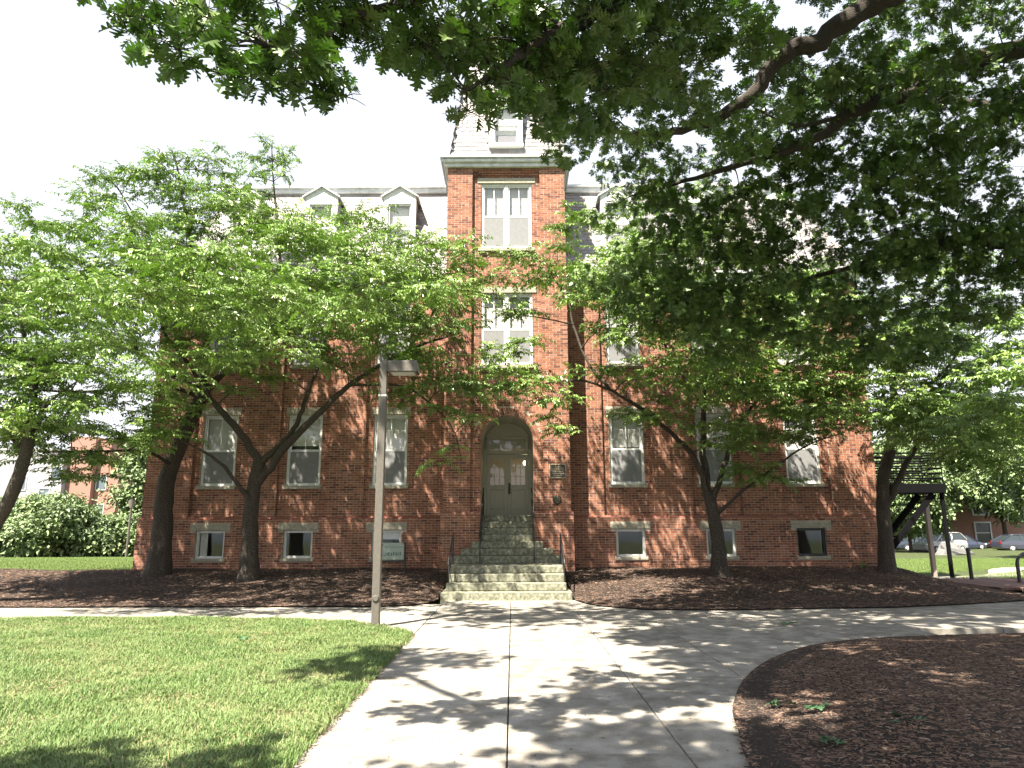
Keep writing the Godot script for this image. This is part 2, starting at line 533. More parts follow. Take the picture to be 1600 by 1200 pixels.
func grass() -> void:
	var meshes := [tuft_mesh(16, 71, 0.055, 0.085), tuft_mesh(13, 72, 0.07, 0.075)]
	rng.seed = 8
	var patch := FastNoiseLite.new()
	patch.seed = 4
	patch.frequency = 0.55
	patch.fractal_octaves = 3
	var where := [[], []]
	var colors := [[], []]
	for i in 74000:
		var t := rng.randf()
		var z := lerpf(-4.6, -14.6, pow(t, 0.85))
		var wide := minf(0.75 * -z + 1.6, 16.0)
		var x := rng.randf_range(-wide, -1.5)
		if z < along(LAWN_EDGE, x) + rng.randf_range(-0.03, 0.06): continue
		var bare := Vector2(x + 2.15, z + 12.85).length()
		if bare < 0.75 and rng.randf() < 0.85 - bare * 0.6: continue
		var g := patch.get_noise_2d(x, z)
		if g < -0.25 and rng.randf() < 0.45: continue
		var k := 0 if rng.randf() < 0.6 else 1
		var s := rng.randf_range(0.75, 1.3) * (1.0 + 0.35 * g)
		where[k].append(Transform3D(Basis(Vector3.UP, rng.randf() * TAU) * Basis.from_scale(Vector3(1, s, 1)), Vector3(x, 0.018, z)))
		var c := Color(0.112, 0.188, 0.05).lerp(Color(0.19, 0.25, 0.092), clampf(0.5 - g * 0.8 + rng.randf_range(-0.3, 0.3), 0, 1))
		if rng.randf() < 0.09 + 0.16 * clampf(-g, 0, 1): c = Color(0.27, 0.23, 0.12)
		colors[k].append(c)
	var lawn := Node3D.new()
	lawn.name = "grass"
	add_child(lawn)
	meta(lawn, "mown green lawn grass left of the concrete walk", "grass", "", "stuff")
	for k in 2: many("blades", meshes[k], M.grass_leaf, where[k], colors[k], lawn)
	# further lawns, coarser tufts
	var big := tuft_mesh(18, 73, 0.1, 0.2)
	var w := []
	var cs := []
	for i in 15000:
		var x := rng.randf_range(-30, -11.7)
		var z := rng.randf_range(-22.2, -36.0)
		if x > -11.9 and z < -22: continue
		w.append(Transform3D(Basis(Vector3.UP, rng.randf() * TAU), Vector3(x, 0.47 - 0.62 * smoothstep(-30, -55, z), z)))
		cs.append(Color(0.10, 0.17, 0.035).lerp(Color(0.15, 0.2, 0.05), rng.randf()))
	for i in 26000:
		var z := rng.randf_range(-25.0, -52.0)
		var x := rng.randf_range(13.0, 0.78 * -z + 6.0)
		if Vector2(x, z).distance_to(Geometry2D.get_closest_point_to_segment(Vector2(x, z), Vector2(14, -25.4), Vector2(22, -31.2))) < 0.75: continue
		if x < 18.3 and z > -25.2: continue
		w.append(Transform3D(Basis(Vector3.UP, rng.randf() * TAU), Vector3(x, -0.07 - 0.25 * smoothstep(-35, -53, z), z)))
		cs.append(Color(0.10, 0.17, 0.035).lerp(Color(0.15, 0.2, 0.05), rng.randf()))
	var far := many("grass_001", big, M.grass_leaf, w, cs, self)
	meta(far, "sunlit grass of the lawns to either side behind the brick hall", "grass")

# ---------------------------------------------------------------- the hall
const FACE := -22.5
const TOWER := -21.6
const BAYS := [-9.27, -6.53, -3.77, 3.84, 6.65, 9.47]
var bricks := []
var brick_colors := []
var close := []
var close_colors := []
var brick_mesh: ArrayMesh

func brick_colour() -> Color:
	var t := rng.randf()
	var c := Color(0.28, 0.10, 0.055).lerp(Color(0.44, 0.19, 0.112), rng.randf())
	if t < 0.14: c = Color(0.19, 0.07, 0.05)
	elif t > 0.9: c = Color(0.42, 0.21, 0.145)
	return c

# lays bricks on a face: o is the lower left corner, u runs along it, n points out; holes are [u0, v0, u1, v1]
func lay(o: Vector3, u: Vector3, n: Vector3, wide: float, high: float, holes := [], round_hole := []) -> void:
	var ch := 0.0752
	var row0 := int(floor(o.y / ch + 0.001))
	var rows := int(ceil(high / ch)) + 1
	for r in rows:
		var course := row0 + r
		var v0 := maxf(course * ch - o.y, 0.0)
		var v1 := minf(course * ch + 0.0612 - o.y, high)
		if v1 - v0 < 0.012: continue
		var header := course % 6 == 0
		var step := 0.113 if header else 0.226
		var x := -fposmod(o.dot(u) + (0.113 if course % 2 else 0.0), step)
		while x < wide:
			var a := maxf(x, 0.0)
			var b := minf(x + step - 0.0135, wide)
			x += step
			var spans := [[a, b]]
			for h in holes:
				if v1 <= h[1] + 0.004 or v0 >= h[3] - 0.004: continue
				var cut := []
				for s in spans:
					if s[1] <= h[0] or s[0] >= h[2]: cut.append(s)
					else:
						if s[0] < h[0]: cut.append([s[0], h[0]])
						if s[1] > h[2]: cut.append([h[2], s[1]])
				spans = cut
			for s in spans:
				if s[1] - s[0] < 0.02: continue
				var mid := Vector2((s[0] + s[1]) / 2, (v0 + v1) / 2)
				if round_hole and mid.y > round_hole[1] and mid.distance_to(Vector2(round_hole[0], round_hole[1])) < round_hole[2]: continue
				var p := o + u * mid.x + Vector3(0, mid.y, 0) + n * rng.randf_range(-0.0132, -0.0105)
				var t := Transform3D(Basis(u * (s[1] - s[0]), Vector3(0, v1 - v0, 0), n * 0.03), p)
				if absf(p.x) < 1.97 and absf(p.x) > 0.8 and p.y > 2.2 and p.y < 4.5 and n.z > 0.5 and p.z > -21.66 and close.size() < 290:
					close.append(t)
					close_colors.append(rng.randi() % 6)
				else:
					bricks.append(t)
					brick_colors.append(brick_colour())

# the mortared body behind a face on a plane of constant z, with rectangular holes
func body(st: SurfaceTool, x0: float, x1: float, y0: float, y1: float, z_front: float, z_back: float, holes := []) -> void:
	var ys := [y0, y1]
	for h in holes:
		for v in [h[1], h[3]]:
			if v > y0 and v < y1 and not ys.has(v): ys.append(v)
	ys.sort()
	for i in ys.size() - 1:
		var m: float = (ys[i] + ys[i + 1]) / 2
		var x := x0
		var across := holes.filter(func(h): return h[1] < m and h[3] > m)
		across.sort_custom(func(a, b): return a[0] < b[0])
		for h in across:
			if h[0] > x: box(st, Vector3(x, ys[i], z_back), Vector3(h[0], ys[i + 1], z_front))
			x = h[2]
		if x < x1: box(st, Vector3(x, ys[i], z_back), Vector3(x1, ys[i + 1], z_front))

func ring(st: SurfaceTool, x0: float, x1: float, y0: float, y1: float, z0: float, z1: float, w: float, c := 0.008) -> void:
	cbox(st, Vector3(x0, y0, z0), Vector3(x0 + w, y1, z1), c)
	cbox(st, Vector3(x1 - w, y0, z0), Vector3(x1, y1, z1), c)
	cbox(st, Vector3(x0 + w, y0, z0), Vector3(x1 - w, y0 + w, z1), c)
	cbox(st, Vector3(x0 + w, y1 - w, z0), Vector3(x1 - w, y1, z1), c)

# a hung sash window; z is the face of the wall it sits in. drop: how far the blind hangs, 0 to 1
func sash_window(parent: Node, x: float, y0: float, y1: float, w: float, z: float, drop: float, two_up := true, screened := true) -> Node3D:
	var o := node("window", parent)
	var a := x - w / 2
	var b := x + w / 2
	var zi := z - 0.06
	var mid := (y0 + y1) / 2
	var st := begin()
	ring(st, a, b, y0, y1, zi - 0.12, zi, 0.06)
	put("frame", done(st), M.white, o)
	st = begin()
	ring(st, a + 0.062, b - 0.062, mid - 0.02, y1 - 0.062, zi - 0.075, zi - 0.035, 0.045, 0.006)
	if two_up: box(st, Vector3(x - 0.012, mid + 0.025, zi - 0.07), Vector3(x + 0.012, y1 - 0.107, zi - 0.04))
	put("upper_sash", done(st), M.white, o)
	st = begin()
	ring(st, a + 0.062, b - 0.062, y0 + 0.062, mid + 0.028, zi - 0.118, zi - 0.078, 0.045, 0.006)
	put("lower_sash", done(st), M.white, o)
	if two_up:
		put("pane", box_mesh(Vector3(a + 0.107, mid + 0.025, zi - 0.058), Vector3(x - 0.012, y1 - 0.107, zi - 0.052)), M.glass, o)
		put("pane", box_mesh(Vector3(x + 0.012, mid + 0.025, zi - 0.058), Vector3(b - 0.107, y1 - 0.107, zi - 0.052)), M.glass, o)
	else:
		put("pane", box_mesh(Vector3(a + 0.107, mid + 0.025, zi - 0.058), Vector3(b - 0.107, y1 - 0.107, zi - 0.052)), M.glass, o)
	put("pane", box_mesh(Vector3(a + 0.107, y0 + 0.107, zi - 0.1), Vector3(b - 0.107, mid - 0.017, zi - 0.094)), M.glass, o)
	if screened:
		st = begin()
		ring(st, a + 0.062, b - 0.062, y0 + 0.062, mid - 0.022, zi - 0.03, zi - 0.012, 0.025, 0.004)
		put("screen_frame", done(st), M.white, o)
		put("screen", box_mesh(Vector3(a + 0.088, y0 + 0.088, zi - 0.024), Vector3(b - 0.088, mid - 0.048, zi - 0.02)), M.screen, o)
	if drop > 0.0:
		st = begin()
		var y := y1 - 0.1
		while y > lerpf(y1 - 0.1, y0 + 0.1, drop):
			var tilt := Basis(Vector3.RIGHT, 1.12)
			box(st, Vector3(-(w / 2 - 0.09), -0.0015, -0.025), Vector3(w / 2 - 0.09, 0.0015, 0.025), Transform3D(tilt, Vector3(x, y, zi - 0.155)))
			y -= 0.043
		put("blind", done(st), M.blind, o)
	return o

func stone_block(called: String, parent: Node, lo: Vector3, hi: Vector3) -> void:
	put(called, cbox_mesh(lo, hi, 0.012), M.stone, parent)

func hall() -> void:
	rng.seed = 21
	var h := thing("brick_hall", Vector3.ZERO, "long red brick college hall with a mansard roof and central entrance tower", "building")
	var bst := begin()
	box(bst, Vector3(-0.5, -0.5, -0.5), Vector3(0.5, 0.5, 0.5))
	brick_mesh = done(bst)
	var wall := node("wall", h)
	var st := begin()
	var R := 0.1                                   # depth of the window bays
	var L0 := -11.5
	var L1 := 11.7
	var top := 9.75
	var wt := 2.06                                 # top of the plinth
	# plinth, with the basement windows
	var holes := []
	for x in BAYS: holes.append([x - 0.46, 0.86, x + 0.46, 1.71])
	body(st, L0 - 0.08, L1 + 0.08, -0.3, wt, FACE + 0.08, FACE - 0.4, holes)
	lay(Vector3(L0 - 0.08, 0.3, FACE + 0.08), Vector3.RIGHT, Vector3.BACK, L1 - L0 + 0.16, wt - 0.3, holes.map(func(a): return [a[0] - L0 + 0.08 - (0.16 if false else 0.0), a[1] - 0.3, a[2] - L0 + 0.08, a[3] - 0.3]) + BAYS.map(func(x): return [x - 0.63 - L0 + 0.08, 1.41, x + 0.63 - L0 + 0.08, 1.6]) + BAYS.map(func(x): return [x - 0.52 - L0 + 0.08, 0.47, x + 0.52 - L0 + 0.08, 0.56]))
	# sloped course on top of the plinth
	var cap_st := begin()
	hexa(cap_st, [Vector3(L0 - 0.08, wt, FACE - 0.2), Vector3(L1 + 0.08, wt, FACE - 0.2), Vector3(L1 + 0.08, wt, FACE + 0.08), Vector3(L0 - 0.08, wt, FACE + 0.08),
		Vector3(L0, wt + 0.07, FACE - 0.2), Vector3(L1, wt + 0.07, FACE - 0.2), Vector3(L1, wt + 0.07, FACE + 0.005), Vector3(L0, wt + 0.07, FACE + 0.005)])
	# piers between the bays and the recessed bays themselves
	var x := L0
	for b in BAYS + [99.0]:
		var e: float = minf(b - 0.78, L1)
		if b > 2.0 and x < 0.0:                   # the tower stands here
			body(st, x, -1.9, wt, top, FACE, FACE - 0.4)
			lay(Vector3(x, wt + 0.07, FACE), Vector3.RIGHT, Vector3.BACK, -1.9 - x, top - wt - 0.07)
			x = 1.9
		body(st, x, e, wt, top, FACE, FACE - 0.4)
		lay(Vector3(x, wt + 0.07, FACE), Vector3.RIGHT, Vector3.BACK, e - x, top - wt - 0.07)
		if b > 50: break
		var hs := [[b - 0.55, 3.1, b + 0.55, 5.38], [b - 0.55, 7.05, b + 0.55, 9.3]]
		body(st, e, b + 0.78, wt, 9.55, FACE - R, FACE - 0.4, hs)
		body(st, e, b + 0.78, 9.55, top, FACE, FACE - 0.4)
		var cuts := []
		for q in hs:
			cuts.append([q[0] - e, q[1] - wt - 0.07, q[2] - e, q[3] - wt - 0.07])
			cuts.append([q[0] - 0.09 - e, q[3] - wt - 0.07, q[2] + 0.09 - e, q[3] + 0.2 - wt - 0.07])
			cuts.append([q[0] - 0.07 - e, q[1] - 0.11 - wt - 0.07, q[2] + 0.07 - e, q[1] - wt - 0.07])
		lay(Vector3(e, wt + 0.07, FACE - R), Vector3.RIGHT, Vector3.BACK, 1.56, 9.55 - wt - 0.07, cuts)
		lay(Vector3(e, 9.55, FACE), Vector3.RIGHT, Vector3.BACK, 1.56, top - 9.55)
		lay(Vector3(e, wt + 0.07, FACE), Vector3.FORWARD, Vector3.RIGHT, R, 9.55 - wt - 0.07)
		lay(Vector3(b + 0.78, wt + 0.07, FACE - R), Vector3.BACK, Vector3.LEFT, R, 9.55 - wt - 0.07)
		x = b + 0.78
	# ends and back
	box(st, Vector3(L0, -0.3, -36.0), Vector3(L0 + 0.4, top, FACE - 0.4))
	box(st, Vector3(L1 - 0.4, -0.3, -36.0), Vector3(L1, top, FACE - 0.4))
	box(st, Vector3(L0, -0.3, -36.4), Vector3(L1, top, -36.0))
	lay(Vector3(L1, 0.0, FACE), Vector3.FORWARD, Vector3.RIGHT, 4.0, top)
	lay(Vector3(L0, 0.0, -26.5), Vector3.BACK, Vector3.LEFT, 4.0, top)
	# corbelled brick under the eaves
	for k in 3:
		lay(Vector3(L0, top - 0.225 + 0.075 * k, FACE + 0.025 * (k + 1)), Vector3.RIGHT, Vector3.BACK, L1 - L0, 0.074, [[-2.0 - L0, 0, 2.0 - L0, 1]])
		box(st, Vector3(L0, top - 0.225 + 0.075 * k, FACE - 0.01), Vector3(-1.95, top - 0.15 + 0.075 * k, FACE + 0.025 * (k + 1)))
		box(st, Vector3(1.95, top - 0.225 + 0.075 * k, FACE - 0.01), Vector3(L1, top - 0.15 + 0.075 * k, FACE + 0.025 * (k + 1)))
	# ------------------------------------------------ tower
	var T0 := -1.95
	var T1 := 1.93
	var P := 0.82                                  # width of its corner piers
	var TR := 0.12
	var tt := 13.56
	for e in [[T0, T0 + P], [T1 - P, T1]]:
		body(st, e[0], e[1], -0.3, tt, TOWER, TOWER - 0.5)
		lay(Vector3(e[0], 2.26, TOWER), Vector3.RIGHT, Vector3.BACK, P, tt - 2.26)
	lay(Vector3(T0 + P, 2.26, TOWER), Vector3.FORWARD, Vector3.RIGHT, TR, 13.25 - 2.26)
	lay(Vector3(T1 - P, 2.26, TOWER - TR), Vector3.BACK, Vector3.LEFT, TR, 13.25 - 2.26)
	# plinth of the tower
	for e in [[T0 - 0.07, -0.81], [0.81, T1 + 0.07]]:
		box(st, Vector3(e[0], -0.3, TOWER - 0.3), Vector3(e[1], 2.18, TOWER + 0.07))
		hexa(cap_st, [Vector3(e[0], 2.18, TOWER - 0.2), Vector3(e[1], 2.18, TOWER - 0.2), Vector3(e[1], 2.18, TOWER + 0.07), Vector3(e[0], 2.18, TOWER + 0.07),
			Vector3(e[0] + 0.06, 2.255, TOWER - 0.2), Vector3(e[1], 2.255, TOWER - 0.2), Vector3(e[1], 2.255, TOWER + 0.004), Vector3(e[0] + 0.06, 2.255, TOWER + 0.004)])
		lay(Vector3(e[0], 0.0, TOWER + 0.07), Vector3.RIGHT, Vector3.BACK, e[1] - e[0], 2.18)
	lay(Vector3(T1 + 0.07, 0.0, TOWER + 0.07), Vector3.FORWARD, Vector3.RIGHT, 0.95, 2.18)
	lay(Vector3(T0 - 0.07, 0.0, FACE), Vector3.BACK, Vector3.LEFT, 0.95, 2.18)
	var c0 := T0 + P
	var c1 := T1 - P
	var th := [[-0.81, -0.3, 0.81, 5.4], [-0.83, 6.82, 0.83, 9.2], [-0.83, 10.75, 0.83, 13.05]]
	body(st, c0, c1, -0.3, 13.25, TOWER - TR, TOWER - 0.5, th)
	for k in 4: body(st, c0, c1, 13.25 + 0.0752 * k, 13.25 + 0.0752 * (k + 1), TOWER - 0.1 + 0.025 * k, TOWER - 0.5)
	var cuts := []
	for q in th.slice(1):
		cuts.append([q[0] - c0, q[1] - 2.26, q[2] - c0, q[3] - 2.26])
		cuts.append([q[0] - 0.14 - c0, q[3] - 2.26, q[2] + 0.14 - c0, q[3] + 0.2 - 2.26])
		cuts.append([q[0] - 0.1 - c0, q[1] - 0.13 - 2.26, q[2] + 0.1 - c0, q[1] - 2.26])
	cuts.append([-0.81 - c0, -3.0, 0.81 - c0, 4.4 - 2.26])
	lay(Vector3(c0, 2.26, TOWER - TR), Vector3.RIGHT, Vector3.BACK, c1 - c0, 13.25 - 2.26, cuts, [-c0, 4.4 - 2.26, 0.81 + 0.25])
	for k in 4:
		lay(Vector3(c0, 13.25 + 0.0752 * k, TOWER - 0.09 + 0.025 * k), Vector3.RIGHT, Vector3.BACK, c1 - c0, 0.074)
	# spandrels beside the arch and its two rings of bricks
	var seg := 16
	for i in seg:
		var a0 := PI * i / seg
		var a1 := PI * (i + 1) / seg
		var p0 := Vector2(cos(a0), sin(a0)) * 0.81
		var p1 := Vector2(cos(a1), sin(a1)) * 0.81
		var zf := TOWER - TR
		var zb := TOWER - 0.5
		hexa(st, [Vector3(p1.x, 4.4 + p1.y, zb), Vector3(p0.x, 4.4 + p0.y, zb), Vector3(p0.x, 4.4 + p0.y, zf), Vector3(p1.x, 4.4 + p1.y, zf),
			Vector3(p1.x, 5.4, zb), Vector3(p0.x, 5.4, zb), Vector3(p0.x, 5.4, zf), Vector3(p1.x, 5.4, zf)])
	for r in 2:
		var n: int = [36, 41][r]
		for i in n:
			var a := PI * (i + 0.5) / n
			var out := Vector3(cos(a), sin(a), 0)
			var p := Vector3(0, 4.4, TOWER - TR - 0.011) + out * (0.81 + 0.056 + 0.118 * r)
			bricks.append(Transform3D(Basis(Vector3(-sin(a), cos(a), 0) * 0.062, out * 0.108, Vector3.BACK * 0.03), p))
			brick_colors.append(brick_colour())
	# sides of the tower
	box(st, Vector3(T0, -0.3, -26.0), Vector3(T0 + 0.4, tt, TOWER - 0.5))
	box(st, Vector3(T1 - 0.4, -0.3, -26.0), Vector3(T1, tt, TOWER - 0.5))
	lay(Vector3(T1, 2.2, TOWER), Vector3.FORWARD, Vector3.RIGHT, 0.9, tt - 2.2)
	lay(Vector3(T0, 2.2, FACE), Vector3.BACK, Vector3.LEFT, 0.9, tt - 2.2)
	lay(Vector3(T1, 9.9, FACE), Vector3.FORWARD, Vector3.RIGHT, 1.6, tt - 9.9)
	lay(Vector3(T0, 9.9, FACE - 1.6), Vector3.BACK, Vector3.LEFT, 1.6, tt - 9.9)
	put("masonry", done(st), M.mortar, wall)
	put("plinth_cap", done(cap_st), M.plinth_cap, wall)
	many("brickwork", brick_mesh, M.brick, bricks, brick_colors, wall)
	var tones := []
	for k in 6:
		var m: StandardMaterial3D = M.brick.duplicate()
		m.vertex_color_use_as_albedo = false
		m.albedo_color = brick_colour().linear_to_srgb()
		tones.append(m)
	for i in close.size():
		var b := put("brick", brick_mesh, tones[close_colors[i]], wall)
		b.transform = close[i]
	# ------------------------------------------------ windows of the long front
	var drops := [0.5, 0.42, 0.5, 0.46, 0.5, 0.48]
	for i in BAYS.size():
		var b: float = BAYS[i]
		sash_window(h, b, 3.1, 5.38, 1.1, FACE - R, drops[i])
		sash_window(h, b, 7.05, 9.3, 1.1, FACE - R, 0.55 if i % 2 else 0.45)
		for y in [3.1, 7.05]:
			stone_block("sill", h, Vector3(b - 0.62, y - 0.11, FACE - R - 0.2), Vector3(b + 0.62, y - 0.002, FACE - R + 0.09))
			stone_block("lintel", h, Vector3(b - 0.64, y + (2.28 if y < 4 else 2.25) + 0.002, FACE - R - 0.2), Vector3(b + 0.64, y + (2.28 if y < 4 else 2.25) + 0.19, FACE - R + 0.025))
		stone_block("lintel", h, Vector3(b - 0.63, 1.712, FACE - 0.2), Vector3(b + 0.63, 1.9, FACE + 0.1))
		stone_block("sill", h, Vector3(b - 0.52, 0.77, FACE - 0.2), Vector3(b + 0.52, 0.858, FACE + 0.12))
		var w := node("basement_window", h)
		var fs := begin()
		ring(fs, b - 0.46, b + 0.46, 0.86, 1.71, FACE - 0.14, FACE - 0.02, 0.075)
		put("frame", done(fs), M.white if i < 5 else M.iron, w)
		put("pane", box_mesh(Vector3(b - 0.385, 0.935, FACE - 0.085), Vector3(b + 0.385, 1.635, FACE - 0.079)), M.glass, w)
		if i == 0:
			put("curtain", box_mesh(Vector3(b - 0.38, 0.9, FACE - 0.2), Vector3(b - 0.16, 1.66, FACE - 0.17)), M.blind, w)
		if i == 2:
			put("blind", box_mesh(Vector3(b - 0.38, 1.42, FACE - 0.2), Vector3(b + 0.38, 1.66, FACE - 0.18)), M.blind, w)
	# ------------------------------------------------ windows of the tower: pairs
	for q in th.slice(1):
		for s in [-1, 1]:
			sash_window(h, s * 0.415, q[1], q[3], 0.828, TOWER - TR + 0.02, 0.95)
		stone_block("sill", h, Vector3(-0.93, q[1] - 0.13, TOWER - TR - 0.2), Vector3(0.93, q[1] - 0.002, TOWER - TR + 0.1))
		stone_block("lintel", h, Vector3(-0.97, q[3] + 0.002, TOWER - TR - 0.2), Vector3(0.97, q[3] + 0.2, TOWER - TR + 0.03))
	entrance(h)
	roofs(h, L0, L1, T0, T1, tt)
	# inner floors keep the rooms dark
	var fl := begin()
	for y in [2.1, 6.3, 9.9]:
		box(fl, Vector3(L0 + 0.41, y, -35.9), Vector3(T0 - 0.01, y + 0.2, FACE - 0.42))
		box(fl, Vector3(T1 + 0.01, y, -35.9), Vector3(L1 - 0.41, y + 0.2, FACE - 0.42))
	box(fl, Vector3(T0 + 0.41, 5.6, -26), Vector3(T1 - 0.41, 5.8, TOWER - 0.55))
	box(fl, Vector3(L0 + 0.41, -0.2, -26.3), Vector3(L1 - 0.41, 9.9, -26.1))
	put("inner_floors", done(fl), M.plaster, h)
	# plaque and medallion beside the door
	var pq := node("plaque", h)
	var ps := begin()
	ring(ps, 1.29, 1.80, 3.24, 3.66, TOWER + 0.004, TOWER + 0.04, 0.025, 0.006)
	put("border", done(ps), surface(Color(0.36, 0.30, 0.2), 0.45), pq)
	put("plate", box_mesh(Vector3(1.315, 3.265, TOWER + 0.004), Vector3(1.775, 3.635, TOWER + 0.028)), surface(Color(0.035, 0.03, 0.025), 0.4), pq)
	var ls := begin()
	for k in 6:
		var wd: float = [0.16, 0.3, 0.34, 0.3, 0.34, 0.24][k]
		var xx := 1.545 - wd / 2
		while xx < 1.545 + wd / 2:
			var lw := rng.randf_range(0.02, 0.05)
			box(ls, Vector3(xx, 3.585 - 0.055 * k, TOWER + 0.028), Vector3(xx + lw, 3.6 - 0.055 * k, TOWER + 0.032))
			xx += lw + 0.012
	put("lettering", done(ls), surface(Color(0.3, 0.26, 0.18), 0.4), pq)
	var md := begin()
	tube(md, [Vector3(1.51, 2.58, TOWER), Vector3(1.51, 2.58, TOWER + 0.03), Vector3(1.51, 2.58, TOWER + 0.045)], [0.13, 0.13, 0.10], 24)
	tube(md, [Vector3(1.51, 2.58, TOWER + 0.04), Vector3(1.51, 2.58, TOWER + 0.06)], [0.055, 0.04], 16)
	put("medallion", done(md), surface(Color(0.09, 0.085, 0.06), 0.5, patches(0.05, Color(0.5, 0.55, 0.45), Color(1, 1, 1), 41), 3.0), h)

func entrance(h: Node3D) -> void:
	var Z := -23.55
	var y0 := 2.15
	# lined passage
	var st := begin()
	for s in [-1, 1]:
		box(st, Vector3(minf(s * 0.812, s * 0.95), 0.3, Z), Vector3(maxf(s * 0.812, s * 0.95), 4.41, TOWER - 0.5))
	for i in 16:
		var a0 := PI * i / 16
		var a1 := PI * (i + 1) / 16
		quad(st, Vector3(cos(a1) * 0.815, 4.4 + sin(a1) * 0.815, Z), Vector3(cos(a0) * 0.815, 4.4 + sin(a0) * 0.815, Z),
			Vector3(cos(a0) * 0.815, 4.4 + sin(a0) * 0.815, TOWER - 0.49), Vector3(cos(a1) * 0.815, 4.4 + sin(a1) * 0.815, TOWER - 0.49))
	put("passage_lining", done(st), M.door, h)
	put("threshold", cbox_mesh(Vector3(-0.81, 1.6, Z - 0.3), Vector3(0.81, y0 - 0.01, -22.62), 0.01), M.step, h)
	# door case
	var dc := node("door_case", h)
	st = begin()
	cbox(st, Vector3(-0.81, y0, Z - 0.1), Vector3(-0.70, 4.35, Z + 0.08), 0.012)
	cbox(st, Vector3(0.70, y0, Z - 0.1), Vector3(0.81, 4.35, Z + 0.08), 0.012)
	cbox(st, Vector3(-0.70, 4.17, Z - 0.1), Vector3(0.70, 4.28, Z + 0.07), 0.012)
	cbox(st, Vector3(-0.70, 4.66, Z - 0.1), Vector3(0.70, 4.76, Z + 0.07), 0.012)
	cbox(st, Vector3(-0.70, 4.28, Z - 0.1), Vector3(-0.60, 4.66, Z + 0.06), 0.01)
	cbox(st, Vector3(0.60, 4.28, Z - 0.1), Vector3(0.70, 4.66, Z + 0.06), 0.01)
	put("casing", done(st), M.door, dc)
	put("arch_panel", box_mesh(Vector3(-0.81, 4.35, Z - 0.12), Vector3(0.81, 5.3, Z - 0.105)), M.door, dc)
	st = begin()
	box(st, Vector3(-0.81, 4.765, Z - 0.1), Vector3(0.81, 5.3, Z + 0.02))
	put("arch_panel", done(st), M.door, dc)
	put("transom_pane", box_mesh(Vector3(-0.6, 4.28, Z - 0.03), Vector3(0.6, 4.66, Z - 0.024)), M.glass, dc)
	for s in [-1, 1]:
		var d := node("door", h)
		var a := minf(s * 0.004, s * 0.698)
		var b := maxf(s * 0.004, s * 0.698)
		st = begin()
		cbox(st, Vector3(a, y0 + 0.01, Z - 0.05), Vector3(a + 0.11, 4.165, Z), 0.006)
		cbox(st, Vector3(b - 0.11, y0 + 0.01, Z - 0.05), Vector3(b, 4.165, Z), 0.006)
		cbox(st, Vector3(a + 0.11, y0 + 0.01, Z - 0.05), Vector3(b - 0.11, y0 + 0.22, Z), 0.006)
		cbox(st, Vector3(a + 0.11, 3.0, Z - 0.05), Vector3(b - 0.11, 3.16, Z), 0.006)
		cbox(st, Vector3(a + 0.11, 4.02, Z - 0.05), Vector3(b - 0.11, 4.165, Z), 0.006)
		put("leaf", done(st), M.door, d)
		put("panel", cbox_mesh(Vector3(a + 0.115, y0 + 0.225, Z - 0.04), Vector3(b - 0.115, 2.995, Z - 0.014), 0.01), M.door, d)
		st = begin()
		var gw := (b - a - 0.22) / 3
		for k in [1, 2]:
			box(st, Vector3(a + 0.11 + gw * k - 0.009, 3.16, Z - 0.035), Vector3(a + 0.11 + gw * k + 0.009, 4.02, Z - 0.008))
			box(st, Vector3(a + 0.11, 3.16 + 0.2867 * k - 0.009, Z - 0.034), Vector3(b - 0.11, 3.16 + 0.2867 * k + 0.009, Z - 0.009))
		put("glazing_bars", done(st), M.door, d)
		for i in 3:
			for k in 3:
				put("pane", box_mesh(Vector3(a + 0.112 + gw * i, 3.162 + 0.2867 * k, Z - 0.026), Vector3(a + 0.108 + gw * (i + 1), 3.158 + 0.2867 * (k + 1), Z - 0.021)), M.glass, d)
		if s == 1:
			st = begin()
			cbox(st, Vector3(a + 0.02, 2.86, Z + 0.002), Vector3(a + 0.09, 3.22, Z + 0.025), 0.006)
			tube(st, [Vector3(a + 0.055, 2.92, Z + 0.02), Vector3(a + 0.055, 2.93, Z + 0.06), Vector3(a + 0.055, 3.08, Z + 0.06), Vector3(a + 0.055, 3.09, Z + 0.02)], [0.01, 0.012, 0.012, 0.01], 8)
			put("handle", done(st), M.iron, d)
	# the lit globe in the hallway behind the door
	var g := thing("ceiling_lamp", Vector3(0.62, 3.98, -24.6), "small lit globe lamp seen through the right door glass", "lamp")
	var sm := SphereMesh.new()
	sm.radius = 0.09
	sm.height = 0.18
	sm.radial_segments = 20
	sm.rings = 10
	var em := StandardMaterial3D.new()
	em.albedo_color = Color(0.9, 0.88, 0.8)
	em.emission_enabled = true
	em.emission = Color(1.0, 0.93, 0.72)
	em.emission_energy_multiplier = 1.6
	put("globe", sm, em, g)
	st = begin()
	tube(st, [Vector3(0, 0.085, 0), Vector3(0, 0.12, 0), Vector3(0, 1.62, 0)], [0.05, 0.02, 0.012], 10)
	put("stem", done(st), M.iron, g)
	var om := OmniLight3D.new()
	om.name = "globe_light"
	om.light_color = Color(1.0, 0.9, 0.7)
	om.light_energy = 0.12
	om.light_size = 0.08
	om.shadow_enabled = true
	om.omni_range = 8
	om.position = Vector3(0, 0, 0)
	g.add_child(om)

